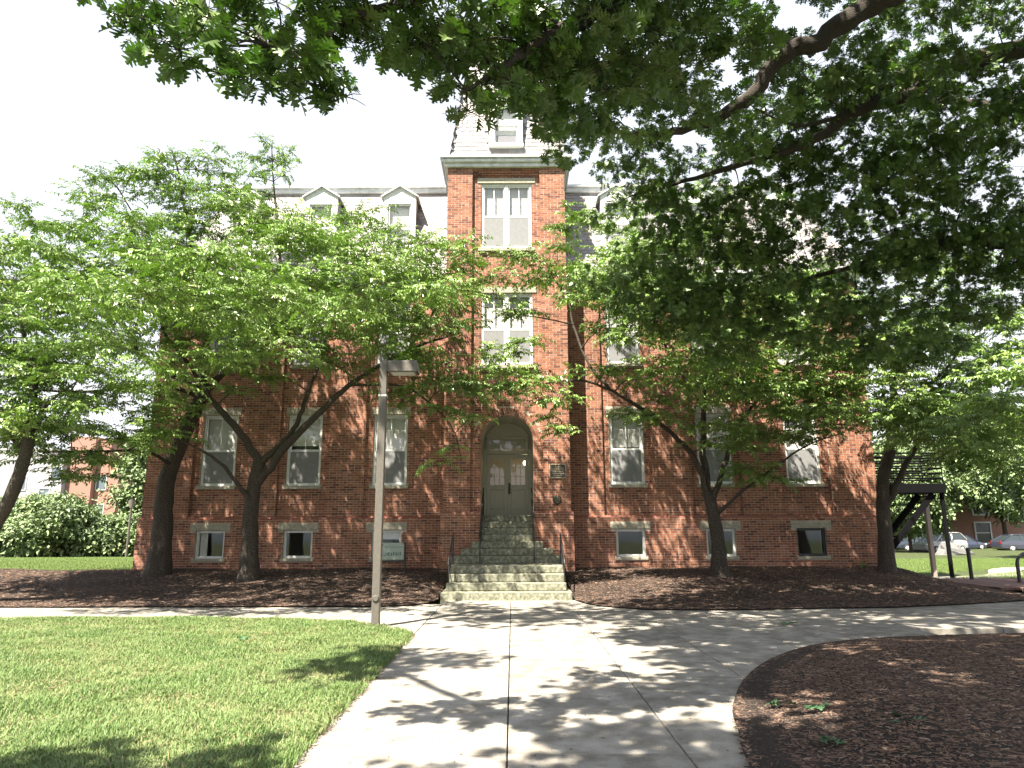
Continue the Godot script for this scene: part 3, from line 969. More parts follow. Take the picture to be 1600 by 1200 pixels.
# one slate: pointed lower end, tilted so that it laps over the row beneath
func slate_mesh(pointed: bool) -> ArrayMesh:
	var st := begin()
	var out: PackedVector2Array
	if pointed: out = PackedVector2Array([Vector2(-0.5, 1), Vector2(0.5, 1), Vector2(0.5, 0.1), Vector2(0.22, -0.35), Vector2(-0.22, -0.35), Vector2(-0.5, 0.1)])
	else: out = PackedVector2Array([Vector2(-0.5, 1), Vector2(0.5, 1), Vector2(0.5, -0.35), Vector2(-0.5, -0.35)])
	var z := func(v: Vector2) -> float: return lerpf(1.0, -0.2, (v.y + 0.35) / 1.35)
	for i in range(1, out.size() - 1):
		tri(st, Vector3(out[0].x, out[0].y, z.call(out[0])), Vector3(out[i].x, out[i].y, z.call(out[i])), Vector3(out[i + 1].x, out[i + 1].y, z.call(out[i + 1])))
	for i in out.size():
		var a := out[i]
		var b := out[(i + 1) % out.size()]
		quad(st, Vector3(a.x, a.y, z.call(a)), Vector3(a.x, a.y, z.call(a) - 0.9), Vector3(b.x, b.y, z.call(b) - 0.9), Vector3(b.x, b.y, z.call(b)))
	return done(st)

func slate_face(roof: Node3D, o: Vector3, u: Vector3, up: Vector3, wide: float, high: float, slope_in: float, meshes: Array, singles: Callable, skip: Callable) -> void:
	var n := u.cross(up).normalized()
	var sw := 0.26
	var sh := 0.155
	var where := [[], []]
	var cols := [[], []]
	var mats := []
	for k in 5:
		var m: StandardMaterial3D = M.slate.duplicate()
		m.vertex_color_use_as_albedo = false
		m.albedo_color = slate_colour().linear_to_srgb()
		mats.append(m)
	var rows := int(high / sh)
	for r in rows:
		var v := r * sh
		var kind := 1 if (r > rows * 0.22 and r < rows * 0.8) else 0
		var inset := slope_in * v
		var x := inset + (sw / 2 if r % 2 else 0.0)
		while x < wide - inset - 0.05:
			var p := o + u * (x + sw / 2) + up * (v + 0.06)
			x += sw
			if skip.call(p): continue
			var t := Transform3D(Basis(u * (sw - 0.008), up * sh * rng.randf_range(0.97, 1.05), n * 0.016), p + n * rng.randf_range(0.0, 0.004))
			if singles.call(p):
				var s := put("slate", meshes[kind], mats[rng.randi() % 5], roof)
				s.transform = t
			else:
				where[kind].append(t)
				cols[kind].append(slate_colour())
	for k in 2:
		if where[k]: many("slates", meshes[k], M.slate, where[k], cols[k], roof)

func slate_colour() -> Color:
	var g := rng.randf_range(0.24, 0.36)
	return Color(g * 1.0, g * 0.97, g * 0.97).lerp(Color(g * 1.05, g * 0.93, g * 0.92), rng.randf() * 0.6)

func dormer(h: Node3D, x: float, y0: float, y1: float, z: float, w: float, back: float, apex: float) -> void:
	var d := node("dormer", h)
	var st := begin()
	var a := x - w / 2
	var b := x + w / 2
	cbox(st, Vector3(a, y0, z - 0.12), Vector3(a + 0.17, y1, z), 0.01)
	cbox(st, Vector3(b - 0.17, y0, z - 0.12), Vector3(b, y1, z), 0.01)
	cbox(st, Vector3(a - 0.03, y0 - 0.12, z - 0.12), Vector3(b + 0.03, y0, z + 0.05), 0.01)
	cbox(st, Vector3(a + 0.17, y1 - 0.28, z - 0.12), Vector3(b - 0.17, y1, z), 0.01)
	put("surround", done(st), M.white, d)
	st = begin()
	hexa(st, [Vector3(a, y1, z - 0.12), Vector3(b, y1, z - 0.12), Vector3(b, y1, z - 0.01), Vector3(a, y1, z - 0.01),
		Vector3(x - 0.01, y1 + apex, z - 0.12), Vector3(x + 0.01, y1 + apex, z - 0.12), Vector3(x + 0.01, y1 + apex, z - 0.01), Vector3(x - 0.01, y1 + apex, z - 0.01)])
	put("pediment", done(st), M.white, d)
	st = begin()
	for s in [-1, 1]:
		var e0 := Vector3(x + s * (w / 2 + 0.09), y1 - 0.05, 0)
		var e1 := Vector3(x, y1 + apex + 0.01, 0)
		var lift := Vector3(0, 0.05, 0)
		var p := [e0, e1, e1 + lift, e0 + lift]
		var f := Vector3(0, 0, z + 0.08)
		var g := Vector3(0, 0, z - back)
		hexa(st, [p[0] + g, p[1] + g, p[1] + f, p[0] + f, p[3] + g, p[2] + g, p[2] + f, p[3] + f])
	put("dormer_roof", done(st), M.tin, d)
	st = begin()
	box(st, Vector3(a + 0.02, y0 - 0.1, z - back), Vector3(a + 0.1, y1, z - 0.121))
	box(st, Vector3(b - 0.1, y0 - 0.1, z - back), Vector3(b - 0.02, y1, z - 0.121))
	put("cheeks", done(st), M.slate_dark, d)
	var fa := a + 0.17
	var fb := b - 0.17
	var ym := (y0 + y1 - 0.28) / 2
	st = begin()
	ring(st, fa, fb, ym - 0.02, y1 - 0.282, z - 0.09, z - 0.05, 0.05, 0.006)
	ring(st, fa, fb, y0 + 0.002, ym + 0.03, z - 0.135, z - 0.095, 0.05, 0.006)
	put("sash", done(st), M.white, d)
	put("pane", box_mesh(Vector3(fa + 0.05, ym + 0.03, z - 0.072), Vector3(fb - 0.05, y1 - 0.332, z - 0.066)), M.glass, d)
	put("pane", box_mesh(Vector3(fa + 0.05, y0 + 0.052, z - 0.118), Vector3(fb - 0.05, ym - 0.02, z - 0.112)), M.glass, d)
	put("blind", box_mesh(Vector3(fa, y0 + 0.02, z - 0.2), Vector3(fb, y1 - 0.3, z - 0.19)), M.blind, d)

func roofs(h: Node3D, L0: float, L1: float, T0: float, T1: float, tt: float) -> void:
	var meshes := [slate_mesh(false), slate_mesh(true)]
	var roof := node("roof", h)
	var st := begin()
	var y0 := 10.1
	var y1 := 13.82
	var run := 1.55
	hexa(st, [Vector3(L0 - 0.1, y0, -36.5), Vector3(L1 + 0.1, y0, -36.5), Vector3(L1 + 0.1, y0, FACE + 0.1), Vector3(L0 - 0.1, y0, FACE + 0.1),
		Vector3(L0 + run, y1, -34.8), Vector3(L1 - run, y1, -34.8), Vector3(L1 - run, y1, FACE + 0.1 - run), Vector3(L0 + run, y1, FACE + 0.1 - run)])
	put("roof_boards", done(st), M.slate_dark, roof)
	var up := Vector3(0, y1 - y0, -run).normalized()
	var len := Vector2(y1 - y0, run).length()
	var at_dormer := func(p: Vector3) -> bool:
		for b in BAYS:
			if absf(p.x - b) < 0.62 and p.y > 11.0 and p.y < 13.4: return true
		return p.x > T0 - 0.05 and p.x < T1 + 0.05
	var few := func(p: Vector3) -> bool: return (p.x < -1.9 and p.x > -3.35) or (p.x > 1.9 and p.x < 2.6)
	slate_face(roof, Vector3(L0 - 0.1, y0, FACE + 0.11), Vector3.RIGHT, up, L1 - L0 + 0.2, len, run / len, meshes, few, at_dormer)
	var none := func(_p: Vector3) -> bool: return false
	var upr := Vector3(-run, y1 - y0, 0).normalized()
	slate_face(roof, Vector3(L1 + 0.11, y0, FACE + 0.1), Vector3.FORWARD, upr, 5.0, len, run / len, meshes, none, none)
	var upl := Vector3(run, y1 - y0, 0).normalized()
	slate_face(roof, Vector3(L0 - 0.11, y0, FACE - 4.9), Vector3.BACK, upl, 5.0, len, run / len, meshes, none, none)
	# eaves: board, gutter
	for e in [[L0 - 0.12, T0 - 0.003], [T1 + 0.003, L1 + 0.12]]:
		st = begin()
		cbox(st, Vector3(e[0], 9.75, FACE - 0.1), Vector3(e[1], 9.93, FACE + 0.14), 0.012)
		cbox(st, Vector3(e[0], 9.93, FACE - 0.1), Vector3(e[1], 10.03, FACE + 0.22), 0.02)
		cbox(st, Vector3(e[0], 10.03, FACE - 0.1), Vector3(e[1], 10.13, FACE + 0.30), 0.02)
		put("eaves_cornice", done(st), M.tin, h)
		st = begin()
		cbox(st, Vector3(e[0] + (run - 0.1 if e[0] < 0 else 0.0), 13.80, FACE - run - 0.3), Vector3(e[1] - (run - 0.1 if e[1] > 2 else 0.0), 13.96, FACE - run + 0.26), 0.015)
		cbox(st, Vector3(e[0] + (run - 0.1 if e[0] < 0 else 0.0), 13.96, FACE - run - 0.3), Vector3(e[1] - (run - 0.1 if e[1] > 2 else 0.0), 14.06, FACE - run + 0.34), 0.015)
		put("curb_cornice", done(st), M.tin, h)
	put("flat_roof", box_mesh(Vector3(L0 + run, 13.84, -34.9), Vector3(L1 - run, 13.95, FACE - run - 0.31)), M.slate_dark, h)
	for b in BAYS: dormer(h, b + 0.02, 11.35, 13.2, FACE - 0.42, 1.14, 1.5, 0.36)
	# tower: cornice and steep slate cap with one dormer
	st = begin()
	cbox(st, Vector3(T0 - 0.1, tt, -26.0), Vector3(T1 + 0.1, tt + 0.13, TOWER + 0.1), 0.012)
	cbox(st, Vector3(T0 - 0.19, tt + 0.13, -26.0), Vector3(T1 + 0.19, tt + 0.26, TOWER + 0.19), 0.025)
	cbox(st, Vector3(T0 - 0.25, tt + 0.26, -26.0), Vector3(T1 + 0.25, tt + 0.35, TOWER + 0.25), 0.015)
	put("tower_cornice", done(st), M.tin, h)
	var cap := node("tower_roof", h)
	var b0 := 13.92
	var b1 := 18.3
	var r2 := 0.62
	st = begin()
	hexa(st, [Vector3(T0 + 0.05, b0, -26), Vector3(T1 - 0.05, b0, -26), Vector3(T1 - 0.05, b0, TOWER + 0.0), Vector3(T0 + 0.05, b0, TOWER + 0.0),
		Vector3(T0 + 0.05 + r2, b1, -25), Vector3(T1 - 0.05 - r2, b1, -25), Vector3(T1 - 0.05 - r2, b1, TOWER - r2), Vector3(T0 + 0.05 + r2, b1, TOWER - r2)])
	put("roof_boards", done(st), M.slate_dark, cap)
	put("top_cornice", cbox_mesh(Vector3(T0 + r2 - 0.1, b1, -25.2), Vector3(T1 - r2 + 0.1, b1 + 0.25, TOWER - r2 + 0.15), 0.02), M.tin, cap)
	var up3 := Vector3(0, b1 - b0, -r2).normalized()
	var len3 := Vector2(b1 - b0, r2).length()
	var gap := func(p: Vector3) -> bool: return absf(p.x) < 0.6 and p.y > 14.25 and p.y < 16.4
	slate_face(cap, Vector3(T0 + 0.05, b0, TOWER + 0.01), Vector3.RIGHT, up3, T1 - T0 - 0.1, len3, r2 / len3, meshes, none, gap)
	var up4 := Vector3(-r2, b1 - b0, 0).normalized()
	slate_face(cap, Vector3(T1 - 0.04, b0, TOWER), Vector3.FORWARD, up4, 3.5, len3, r2 / len3, meshes, none, none)
	var up5 := Vector3(r2, b1 - b0, 0).normalized()
	slate_face(cap, Vector3(T0 + 0.04, b0, TOWER - 3.5), Vector3.BACK, up5, 3.5, len3, r2 / len3, meshes, none, none)
	dormer(h, 0.0, 14.42, 16.1, TOWER + 0.06, 1.12, 1.0, 0.36)

# ---------------------------------------------------------------- steps, rails and other things
func steps() -> void:
	var o := thing("stone_steps", Vector3(0, 0, -18), "mossy stepped stone staircase rising to the arched hall door", "steps")
	var r := 0.195
	var widths := [1.62, 1.52, 1.51, 1.5, 1.6, 1.32, 1.04, 0.8, 0.8, 0.8, 0.8]
	var zs := [0.0, 0.36, 0.70, 1.04, 2.35, 2.68, 3.01, 3.36, 3.71, 4.05, 4.4]
	for i in 11:
		var back: float = 4.75 if i > 3 else 3.4
		if i > 6: back = 4.72
		var lo := Vector3(-widths[i] + rng.randf_range(-0.01, 0.01), (r * i + 0.002) if i else -0.1, -back)
		# each step is a block as deep as the ones above need
		put("step", cbox_mesh(lo, Vector3(widths[i] + rng.randf_range(-0.01, 0.01), r * (i + 1), -zs[i]), 0.018), M.step, o)
	# lower and upper iron handrails
	for s in [-1, 1]:
		var g := thing("handrail", Vector3(s * 1.47, 0.195, -18.5), "black iron handrail at the %s side of the lowest stone steps" % ("left" if s < 0 else "right"), "handrail", "iron handrails of the entrance steps")
		rail(g, [Vector3(0, 0, 0.0), Vector3(0, 0.39, -0.85), Vector3(0, 0.585, -1.35)], 0.8, s)
		var k := thing("handrail", Vector3(s * 0.76, 0.78, -20.28), "black iron handrail on the %s of the upper steps into the arch" % ("left" if s < 0 else "right"), "handrail", "iron handrails of the entrance steps")
		rail(k, [Vector3(0, 0, 0.0), Vector3(0, 0.585, -1.05), Vector3(0, 1.36, -2.35)], 0.86, s)

func rail(g: Node3D, feet: Array, high: float, s: int) -> void:
	for f in feet:
		var st := begin()
		rod(st, f + Vector3(0, -0.03, 0), f + Vector3(0, high, 0), 0.017, 8)
		tube(st, [f + Vector3(0, 0.001, 0), f + Vector3(0, 0.02, 0)], [0.045, 0.04], 12)
		put("post", done(st), M.iron, g)
	for part in [["top_rail", high, 0.022], ["lower_rail", high * 0.45, 0.013]]:
		var st := begin()
		var pts := []
		for f in feet: pts.append(f + Vector3(0, part[1], 0))
		if part[0] == "top_rail":
			pts.push_front(feet[0] + Vector3(0, high - 0.05, 0.1))
			pts.push_front(feet[0] + Vector3(0, high - 0.15, 0.13))
		var rr := []
		for p in pts: rr.append(part[2])
		tube(st, pts, rr, 8)
		put(part[0], done(st), M.iron, g)

func lamp_post() -> void:
	var o := thing("street_lamp", Vector3(-2.31, 0, -13.25), "grey square lamp post with a flat box head at the lawn corner", "street lamp")
	put("pole", cbox_mesh(Vector3(-0.071, 0.03, -0.071), Vector3(0.071, 4.93, 0.071), 0.01), M.lamp, o)
	put("base_plate", cbox_mesh(Vector3(-0.17, -0.02, -0.17), Vector3(0.17, 0.03, 0.17), 0.01), M.lamp, o)
	var st := begin()
	for p in [Vector3(-0.125, 0, -0.125), Vector3(0.125, 0, -0.125), Vector3(0.125, 0, 0.125), Vector3(-0.125, 0, 0.125)]:
		tube(st, [p + Vector3(0, 0.03, 0), p + Vector3(0, 0.055, 0)], [0.018, 0.018], 6)
	put("anchor_bolts", done(st), M.iron, o)
	st = begin()
	tube(st, [Vector3(0, 0.5, 0.069), Vector3(0, 0.5, 0.086), Vector3(0, 0.5, 0.092)], [0.058, 0.058, 0.045], 20)
	put("hand_hole_cover", done(st), M.lamp, o)
	st = begin()
	cbox(st, Vector3(0.1, 4.66, -0.19), Vector3(0.66, 4.875, 0.19), 0.014)
	put("lamp_head", done(st), M.lamp, o)
	put("arm", cbox_mesh(Vector3(0.072, 4.70, -0.06), Vector3(0.099, 4.83, 0.06), 0.002), M.iron, o)
	put("lens", cbox_mesh(Vector3(0.16, 4.645, -0.14), Vector3(0.6, 4.659, 0.14), 0.004), surface(Color(0.5, 0.5, 0.46), 0.3), o)
	st = begin()
	ring_y(st, 0.072, 0.077, 4.2, 4.24)
	put("band", done(st), surface(Color(0.5, 0.5, 0.48), 0.6), o)

func ring_y(st: SurfaceTool, a: float, b: float, y0: float, y1: float) -> void:
	box(st, Vector3(-b, y0, a), Vector3(b, y1, b))
	box(st, Vector3(-b, y0, -b), Vector3(b, y1, -a))
	box(st, Vector3(-b, y0, -a), Vector3(-a, y1, a))
	box(st, Vector3(a, y0, -a), Vector3(b, y1, a))

func sign_board() -> void:
	var z := -21.25
	var y := bank(-3.4, z)
	var o := thing("notice_sign", Vector3(-3.38, y, z), "small pale green notice sign on black posts below the basement window", "sign")
	var g := Color(0.36, 0.42, 0.36)
	var st := begin()
	var out := [Vector2(-0.36, 0.38), Vector2(0.34, 0.38), Vector2(0.34, 0.8), Vector2(0.28, 0.86), Vector2(-0.3, 0.86), Vector2(-0.36, 0.8)]
	for i in range(1, 5):
		tri(st, Vector3(out[0].x, out[0].y, 0.02), Vector3(out[i + 1].x, out[i + 1].y, 0.02), Vector3(out[i].x, out[i].y, 0.02))
		tri(st, Vector3(out[0].x, out[0].y, -0.02), Vector3(out[i].x, out[i].y, -0.02), Vector3(out[i + 1].x, out[i + 1].y, -0.02))
	for i in 6:
		var a: Vector2 = out[i]
		var b: Vector2 = out[(i + 1) % 6]
		quad(st, Vector3(a.x, a.y, -0.02), Vector3(a.x, a.y, 0.02), Vector3(b.x, b.y, 0.02), Vector3(b.x, b.y, -0.02))
	put("board", done(st), surface(g, 0.5), o)
	for x in [-0.4, 0.38]:
		put("post", cbox_mesh(Vector3(x - 0.025, -0.15, -0.025), Vector3(x + 0.025, 0.88, 0.025), 0.006), M.iron, o)
	put("lower_rail", cbox_mesh(Vector3(-0.37, 0.30, -0.015), Vector3(0.35, 0.355, 0.015), 0.004), M.iron, o)
	st = begin()
	box(st, Vector3(-0.34, 0.73, 0.0205), Vector3(0.33, 0.74, 0.024))
	var x := -0.30
	for k in 11:
		var w: float = [0.03, 0.045, 0.012, 0.03, 0.012, 0.03, 0.03, 0.012, 0.03, 0.012, 0.03][k]
		var h: float = [0.03, 0.02, 0.09, 0.1, 0.11, 0.08, 0.1, 0.11, 0.09, 0.11, 0.1][k]
		box(st, Vector3(x, 0.49, 0.0205), Vector3(x + w, 0.49 + h, 0.024))
		x += w + 0.028
	box(st, Vector3(-0.33, 0.77, 0.0205), Vector3(-0.26, 0.82, 0.024))
	put("lettering", done(st), surface(Color(0.06, 0.1, 0.08), 0.6), o)

func fire_escape() -> void:
	var o := thing("fire_escape", Vector3(14.3, 0, -26.0), "black steel fire escape landing and stair at the hall's right end", "fire escape")
	put("platform", cbox_mesh(Vector3(-2.58, 2.93, -0.75), Vector3(1.35, 3.26, 0.6), 0.01), M.rusty, o)
	var st := begin()
	var run := [Vector3(0.95, 2.95, 0.45), Vector3(-0.75, 0.9, 0.45)]
	for z in [0.45, -0.45]:
		st = begin()
		bar(st, Vector3(0.95, 2.9, z), Vector3(-1.75, -0.1, z), 0.05, 0.22)
		put("stringer", done(st), M.rusty, o)
	for k in 14:
		var t := (k + 0.7) / 15.0
		var p := Vector3(0.95, 2.95, 0).lerp(Vector3(-1.75, -0.05, 0), t)
		put("tread", box_mesh(p + Vector3(-0.14, -0.02, -0.42), p + Vector3(0.14, 0.015, 0.42)), M.rusty, o)
	for x in [-2.4, -1.2, -0.1, 1.3]:
		st = begin()
		rod(st, Vector3(x, 3.26, 0.55), Vector3(x, 4.35, 0.55), 0.02, 6)
		rod(st, Vector3(x, 3.26, -0.7), Vector3(x, 4.35, -0.7), 0.02, 6)
		put("baluster", done(st), M.rusty, o)
	for k in 6:
		st = begin()
		rod(st, Vector3(-2.5, 3.45 + 0.18 * k, 0.55), Vector3(1.3, 3.45 + 0.18 * k, 0.55), 0.03, 6)
		put("rail", done(st), M.rusty, o)
		st = begin()
		rod(st, Vector3(-2.5, 3.45 + 0.18 * k, -0.7), Vector3(1.3, 3.45 + 0.18 * k, -0.7), 0.03, 6)
		rod(st, Vector3(1.3, 3.45 + 0.18 * k, -0.7), Vector3(1.3, 3.45 + 0.18 * k, 0.55), 0.03, 6)
		put("rail", done(st), M.rusty, o)
	for z in [0.45, -0.45]:
		st = begin()
		rod(st, Vector3(1.1, 4.0, z), Vector3(-1.6, 0.95, z), 0.02, 6)
		rod(st, Vector3(-1.6, 0.95, z), Vector3(-1.6, 0.1, z), 0.02, 6)
		put("stair_rail", done(st), M.rusty, o)
	put("post", cbox_mesh(Vector3(1.22, -0.2, 0.37), Vector3(1.33, 2.95, 0.48), 0.008), M.rusty, o)
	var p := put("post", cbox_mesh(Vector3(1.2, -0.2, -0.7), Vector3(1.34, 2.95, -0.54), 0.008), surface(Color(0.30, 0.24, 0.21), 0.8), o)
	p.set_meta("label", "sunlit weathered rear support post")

func street_things() -> void:
	var b := thing("bollard", Vector3(15.52, 0, -24.41), "black metal bollard at the edge of the right lawn", "bollard")
	var st := begin()
	tube(st, [Vector3(0, -0.15, 0), Vector3(0, 0.96, 0)], [0.06, 0.06], 14)
	put("post", done(st), M.iron, b)
	st = begin()
	tube(st, [Vector3(0, 0.93, 0), Vector3(0, 0.97, 0), Vector3(0, 1.02, 0), Vector3(0, 1.05, 0)], [0.075, 0.078, 0.06, 0.02], 14)
	put("cap", done(st), surface(Color(0.03, 0.035, 0.06), 0.5), b)
	for i in 2:
		var r := thing("bike_rack", Vector3(16.55 + 0.55 * i, 0, -23.1 - 0.75 * i), "%s black tubular hoop bike rack beside the path at the right" % ["nearer", "farther"][i], "bike rack", "hoop bike racks")
		st = begin()
		var pts := [Vector3(-0.36, -0.05, 0), Vector3(-0.36, 0.55, 0)]
		for k in 9:
			var a := PI - PI * k / 8
			pts.append(Vector3(cos(a) * 0.36, 0.56 + sin(a) * 0.33, 0))
		pts.append(Vector3(0.36, 0.55, 0))
		pts.append(Vector3(0.36, -0.05, 0))
		var rr := []
		for p in pts: rr.append(0.045)
		tube(st, pts, rr, 10)
		put("hoop", done(st), M.iron, r)
		for x in [-0.36, 0.36]:
			st = begin()
			tube(st, [Vector3(x, 0.0, 0), Vector3(x, 0.02, 0)], [0.085, 0.08], 12)
			put("foot_plate", done(st), M.iron, r)
	# boulder on the far lawn
	var k := thing("boulder", Vector3(30.9, -0.3, -50.5), "large speckled grey boulder on the lawn in front of the parked cars", "boulder")
	var n := FastNoiseLite.new()
	n.seed = 3
	n.frequency = 0.7
	st = begin()
	for i in 20:
		for j in 10:
			var f := func(u: int, v: int) -> Vector3:
				var a := TAU * u / 20.0
				var e := PI / 2 * v / 10.0
				var d := Vector3(cos(a) * cos(e), sin(e), sin(a) * cos(e))
				var q := 1.0 + 0.35 * n.get_noise_3dv(d * 2.0)
				return Vector3(d.x * 1.25 * q, d.y * (0.95 - 0.35 * d.x) * q - 0.05, d.z * 0.8 * q)
			quad(st, f.call(i, j), f.call(i + 1, j), f.call(i + 1, j + 1), f.call(i, j + 1))
	put("stone", done(st), surface(Color(0.2, 0.19, 0.19), 0.9, patches(0.06, Color(0.3, 0.35, 0.35), Color(1, 1, 1), 44, 0.3), 0.5), k)

# a car facing +x; profile points are [x, y] over the length
func car(at: Vector3, turn: float, kind: int, paint: Color, label: String) -> void:
	var o := thing("parked_car", at, label, "car", "cars parked beyond the right lawn")
	o.rotation.y = turn
	var pm := surface(paint, 0.25)
	pm.clearcoat_enabled = true
	pm.clearcoat = 1.0
	pm.clearcoat_roughness = 0.05
	var gm := surface(Color(0.03, 0.04, 0.045), 0.06)
	var L: float = [2.4, 2.3, 2.35, 2.2][kind]
	# lower body: station, half width, bottom, top
	var hood: float = [0.98, 1.0, 0.86, 0.9][kind]
	var tail: float = [1.05, 1.1, 0.95, 1.0][kind]
	var lower := [[-L, 0.70, 0.45, tail - 0.12], [-L + 0.12, 0.84, 0.28, tail], [-L + 0.9, 0.9, 0.22, tail + 0.02], [0.0, 0.91, 0.2, (hood + tail) / 2 + 0.02], [L - 1.3, 0.9, 0.22, hood + 0.03], [L - 0.35, 0.84, 0.25, hood - 0.12], [L - 0.05, 0.74, 0.3, hood - 0.25], [L, 0.62, 0.4, hood - 0.38]]
	var st := begin()
	loft(st, lower, 0.12)
	put("body", done(st), pm, o)
	var roof: float = [1.72, 1.68, 1.42, 1.5][kind]
	var x0: float = [-L + 0.12, -L + 0.15, -L + 0.75, -L + 0.15][kind]
	var x1: float = [-L + 0.5, -L + 0.55, -L + 1.35, -L + 0.95][kind]
	var x2: float = [L - 2.0, L - 2.1, L - 2.15, L - 2.1][kind]
	var x3: float = [L - 1.05, L - 1.2, L - 1.25, L - 1.15][kind]
	st = begin()
	hexa(st, [Vector3(x0, tail - 0.03, -0.82), Vector3(x3, hood - 0.02, -0.82), Vector3(x3, hood - 0.02, 0.82), Vector3(x0, tail - 0.03, 0.82),
		Vector3(x1, roof - 0.06, -0.62), Vector3(x2, roof - 0.06, -0.62), Vector3(x2, roof - 0.06, 0.62), Vector3(x1, roof - 0.06, 0.62)])
	put("windows", done(st), gm, o)
	st = begin()
	loft(st, [[x1 - 0.08, 0.58, roof - 0.09, roof - 0.05], [x1 + 0.2, 0.66, roof - 0.08, roof], [(x1 + x2) / 2, 0.67, roof - 0.08, roof + 0.02], [x2 - 0.1, 0.65, roof - 0.08, roof - 0.01], [x2 + 0.1, 0.6, roof - 0.1, roof - 0.06]], 0.03)
	put("roof", done(st), pm, o)
	for s in [-1, 1]:
		st = begin()
		for e in [[x0 - 0.01, x1 - 0.02, tail, roof - 0.07], [x3 + 0.02, x2 + 0.03, hood, roof - 0.07], [lerpf(x0, x3, 0.5), lerpf(x1, x2, 0.52), (hood + tail) / 2, roof - 0.06]]:
			bar(st, Vector3(e[0], e[2], s * 0.825), Vector3(e[1], e[3], s * 0.635), 0.08, 0.05)
		put("pillars", done(st), pm, o)
		for x in [-L + 0.85, L - 0.9]:
			var w := node("wheel", o, Vector3(x, 0.32, s * 0.82))
			st = begin()
			tube(st, [Vector3(0, 0, -0.11), Vector3(0, 0, -0.09), Vector3(0, 0, 0.09), Vector3(0, 0, 0.11)], [0.26, 0.32, 0.32, 0.26], 20)
			put("tyre", done(st), surface(Color(0.02, 0.02, 0.02), 0.9), w)
			st = begin()
			tube(st, [Vector3(0, 0, s * 0.08), Vector3(0, 0, s * 0.118), Vector3(0, 0, s * 0.122)], [0.21, 0.21, 0.1], 14)
			put("rim", done(st), surface(Color(0.55, 0.55, 0.56), 0.35), w)
		put("headlight", cbox_mesh(Vector3(L - 0.32, hood - 0.34, s * 0.66 - 0.12), Vector3(L - 0.02, hood - 0.2, s * 0.66 + 0.12), 0.03), surface(Color(0.6, 0.62, 0.64), 0.1), o)
		put("tail_light", cbox_mesh(Vector3(-L - 0.01, tail - 0.3, s * 0.68 - 0.1), Vector3(-L + 0.15, tail - 0.06, s * 0.68 + 0.1), 0.02), surface(Color(0.2, 0.012, 0.012), 0.2), o)
		put("mirror", cbox_mesh(Vector3(x3 - 0.3, hood + 0.06, s * 0.96 - 0.08), Vector3(x3 - 0.15, hood + 0.2, s * 0.96 + 0.08), 0.02), pm, o)

func loft(st: SurfaceTool, secs: Array, c: float) -> void:
	var rings := []
	for s in secs:
		var w: float = s[1]
		var b: float = s[2]
		var t: float = s[3]
		var cc := minf(c, (t - b) * 0.4)
		rings.append([Vector3(s[0], b, w - cc * 0.6), Vector3(s[0], b + cc, w), Vector3(s[0], lerpf(b, t, 0.55), w), Vector3(s[0], t - cc * 0.4, w - cc * 0.5), Vector3(s[0], t, w - cc * 1.4),
			Vector3(s[0], t, -w + cc * 1.4), Vector3(s[0], t - cc * 0.4, -w + cc * 0.5), Vector3(s[0], lerpf(b, t, 0.55), -w), Vector3(s[0], b + cc, -w), Vector3(s[0], b, -w + cc * 0.6)])
	var n: int = rings[0].size()
	for i in rings.size() - 1:
		for k in n:
			var l := (k + 1) % n
			quad(st, rings[i][k], rings[i][l], rings[i + 1][l], rings[i + 1][k])
	for k in range(1, n - 1):
		tri(st, rings[0][0], rings[0][k + 1], rings[0][k])
		tri(st, rings[-1][0], rings[-1][k], rings[-1][k + 1])

func cars() -> void:
	car(Vector3(35.4, -0.33, -63.0), 0.1 + PI, 0, Color(0.03, 0.04, 0.06), "dark blue grey minivan parked at the left behind the fire escape")
	car(Vector3(34.6, -0.33, -58.4), 0.35 + PI, 1, Color(0.36, 0.36, 0.37), "silver white car half hidden behind the fire escape post")
	car(Vector3(39.8, -0.33, -64.0), 0.35, 2, Color(0.025, 0.032, 0.075), "dark blue sedan parked right behind the bollard")
	car(Vector3(42.6, -0.33, -60.0), -0.12, 3, Color(0.04, 0.044, 0.065), "grey blue hatchback parked farthest right above the bike racks")

func far_building(o: Node3D, lo: Vector3, hi: Vector3, called: String, m: Material) -> void:
	put(called, box_mesh(lo, hi), m, o)

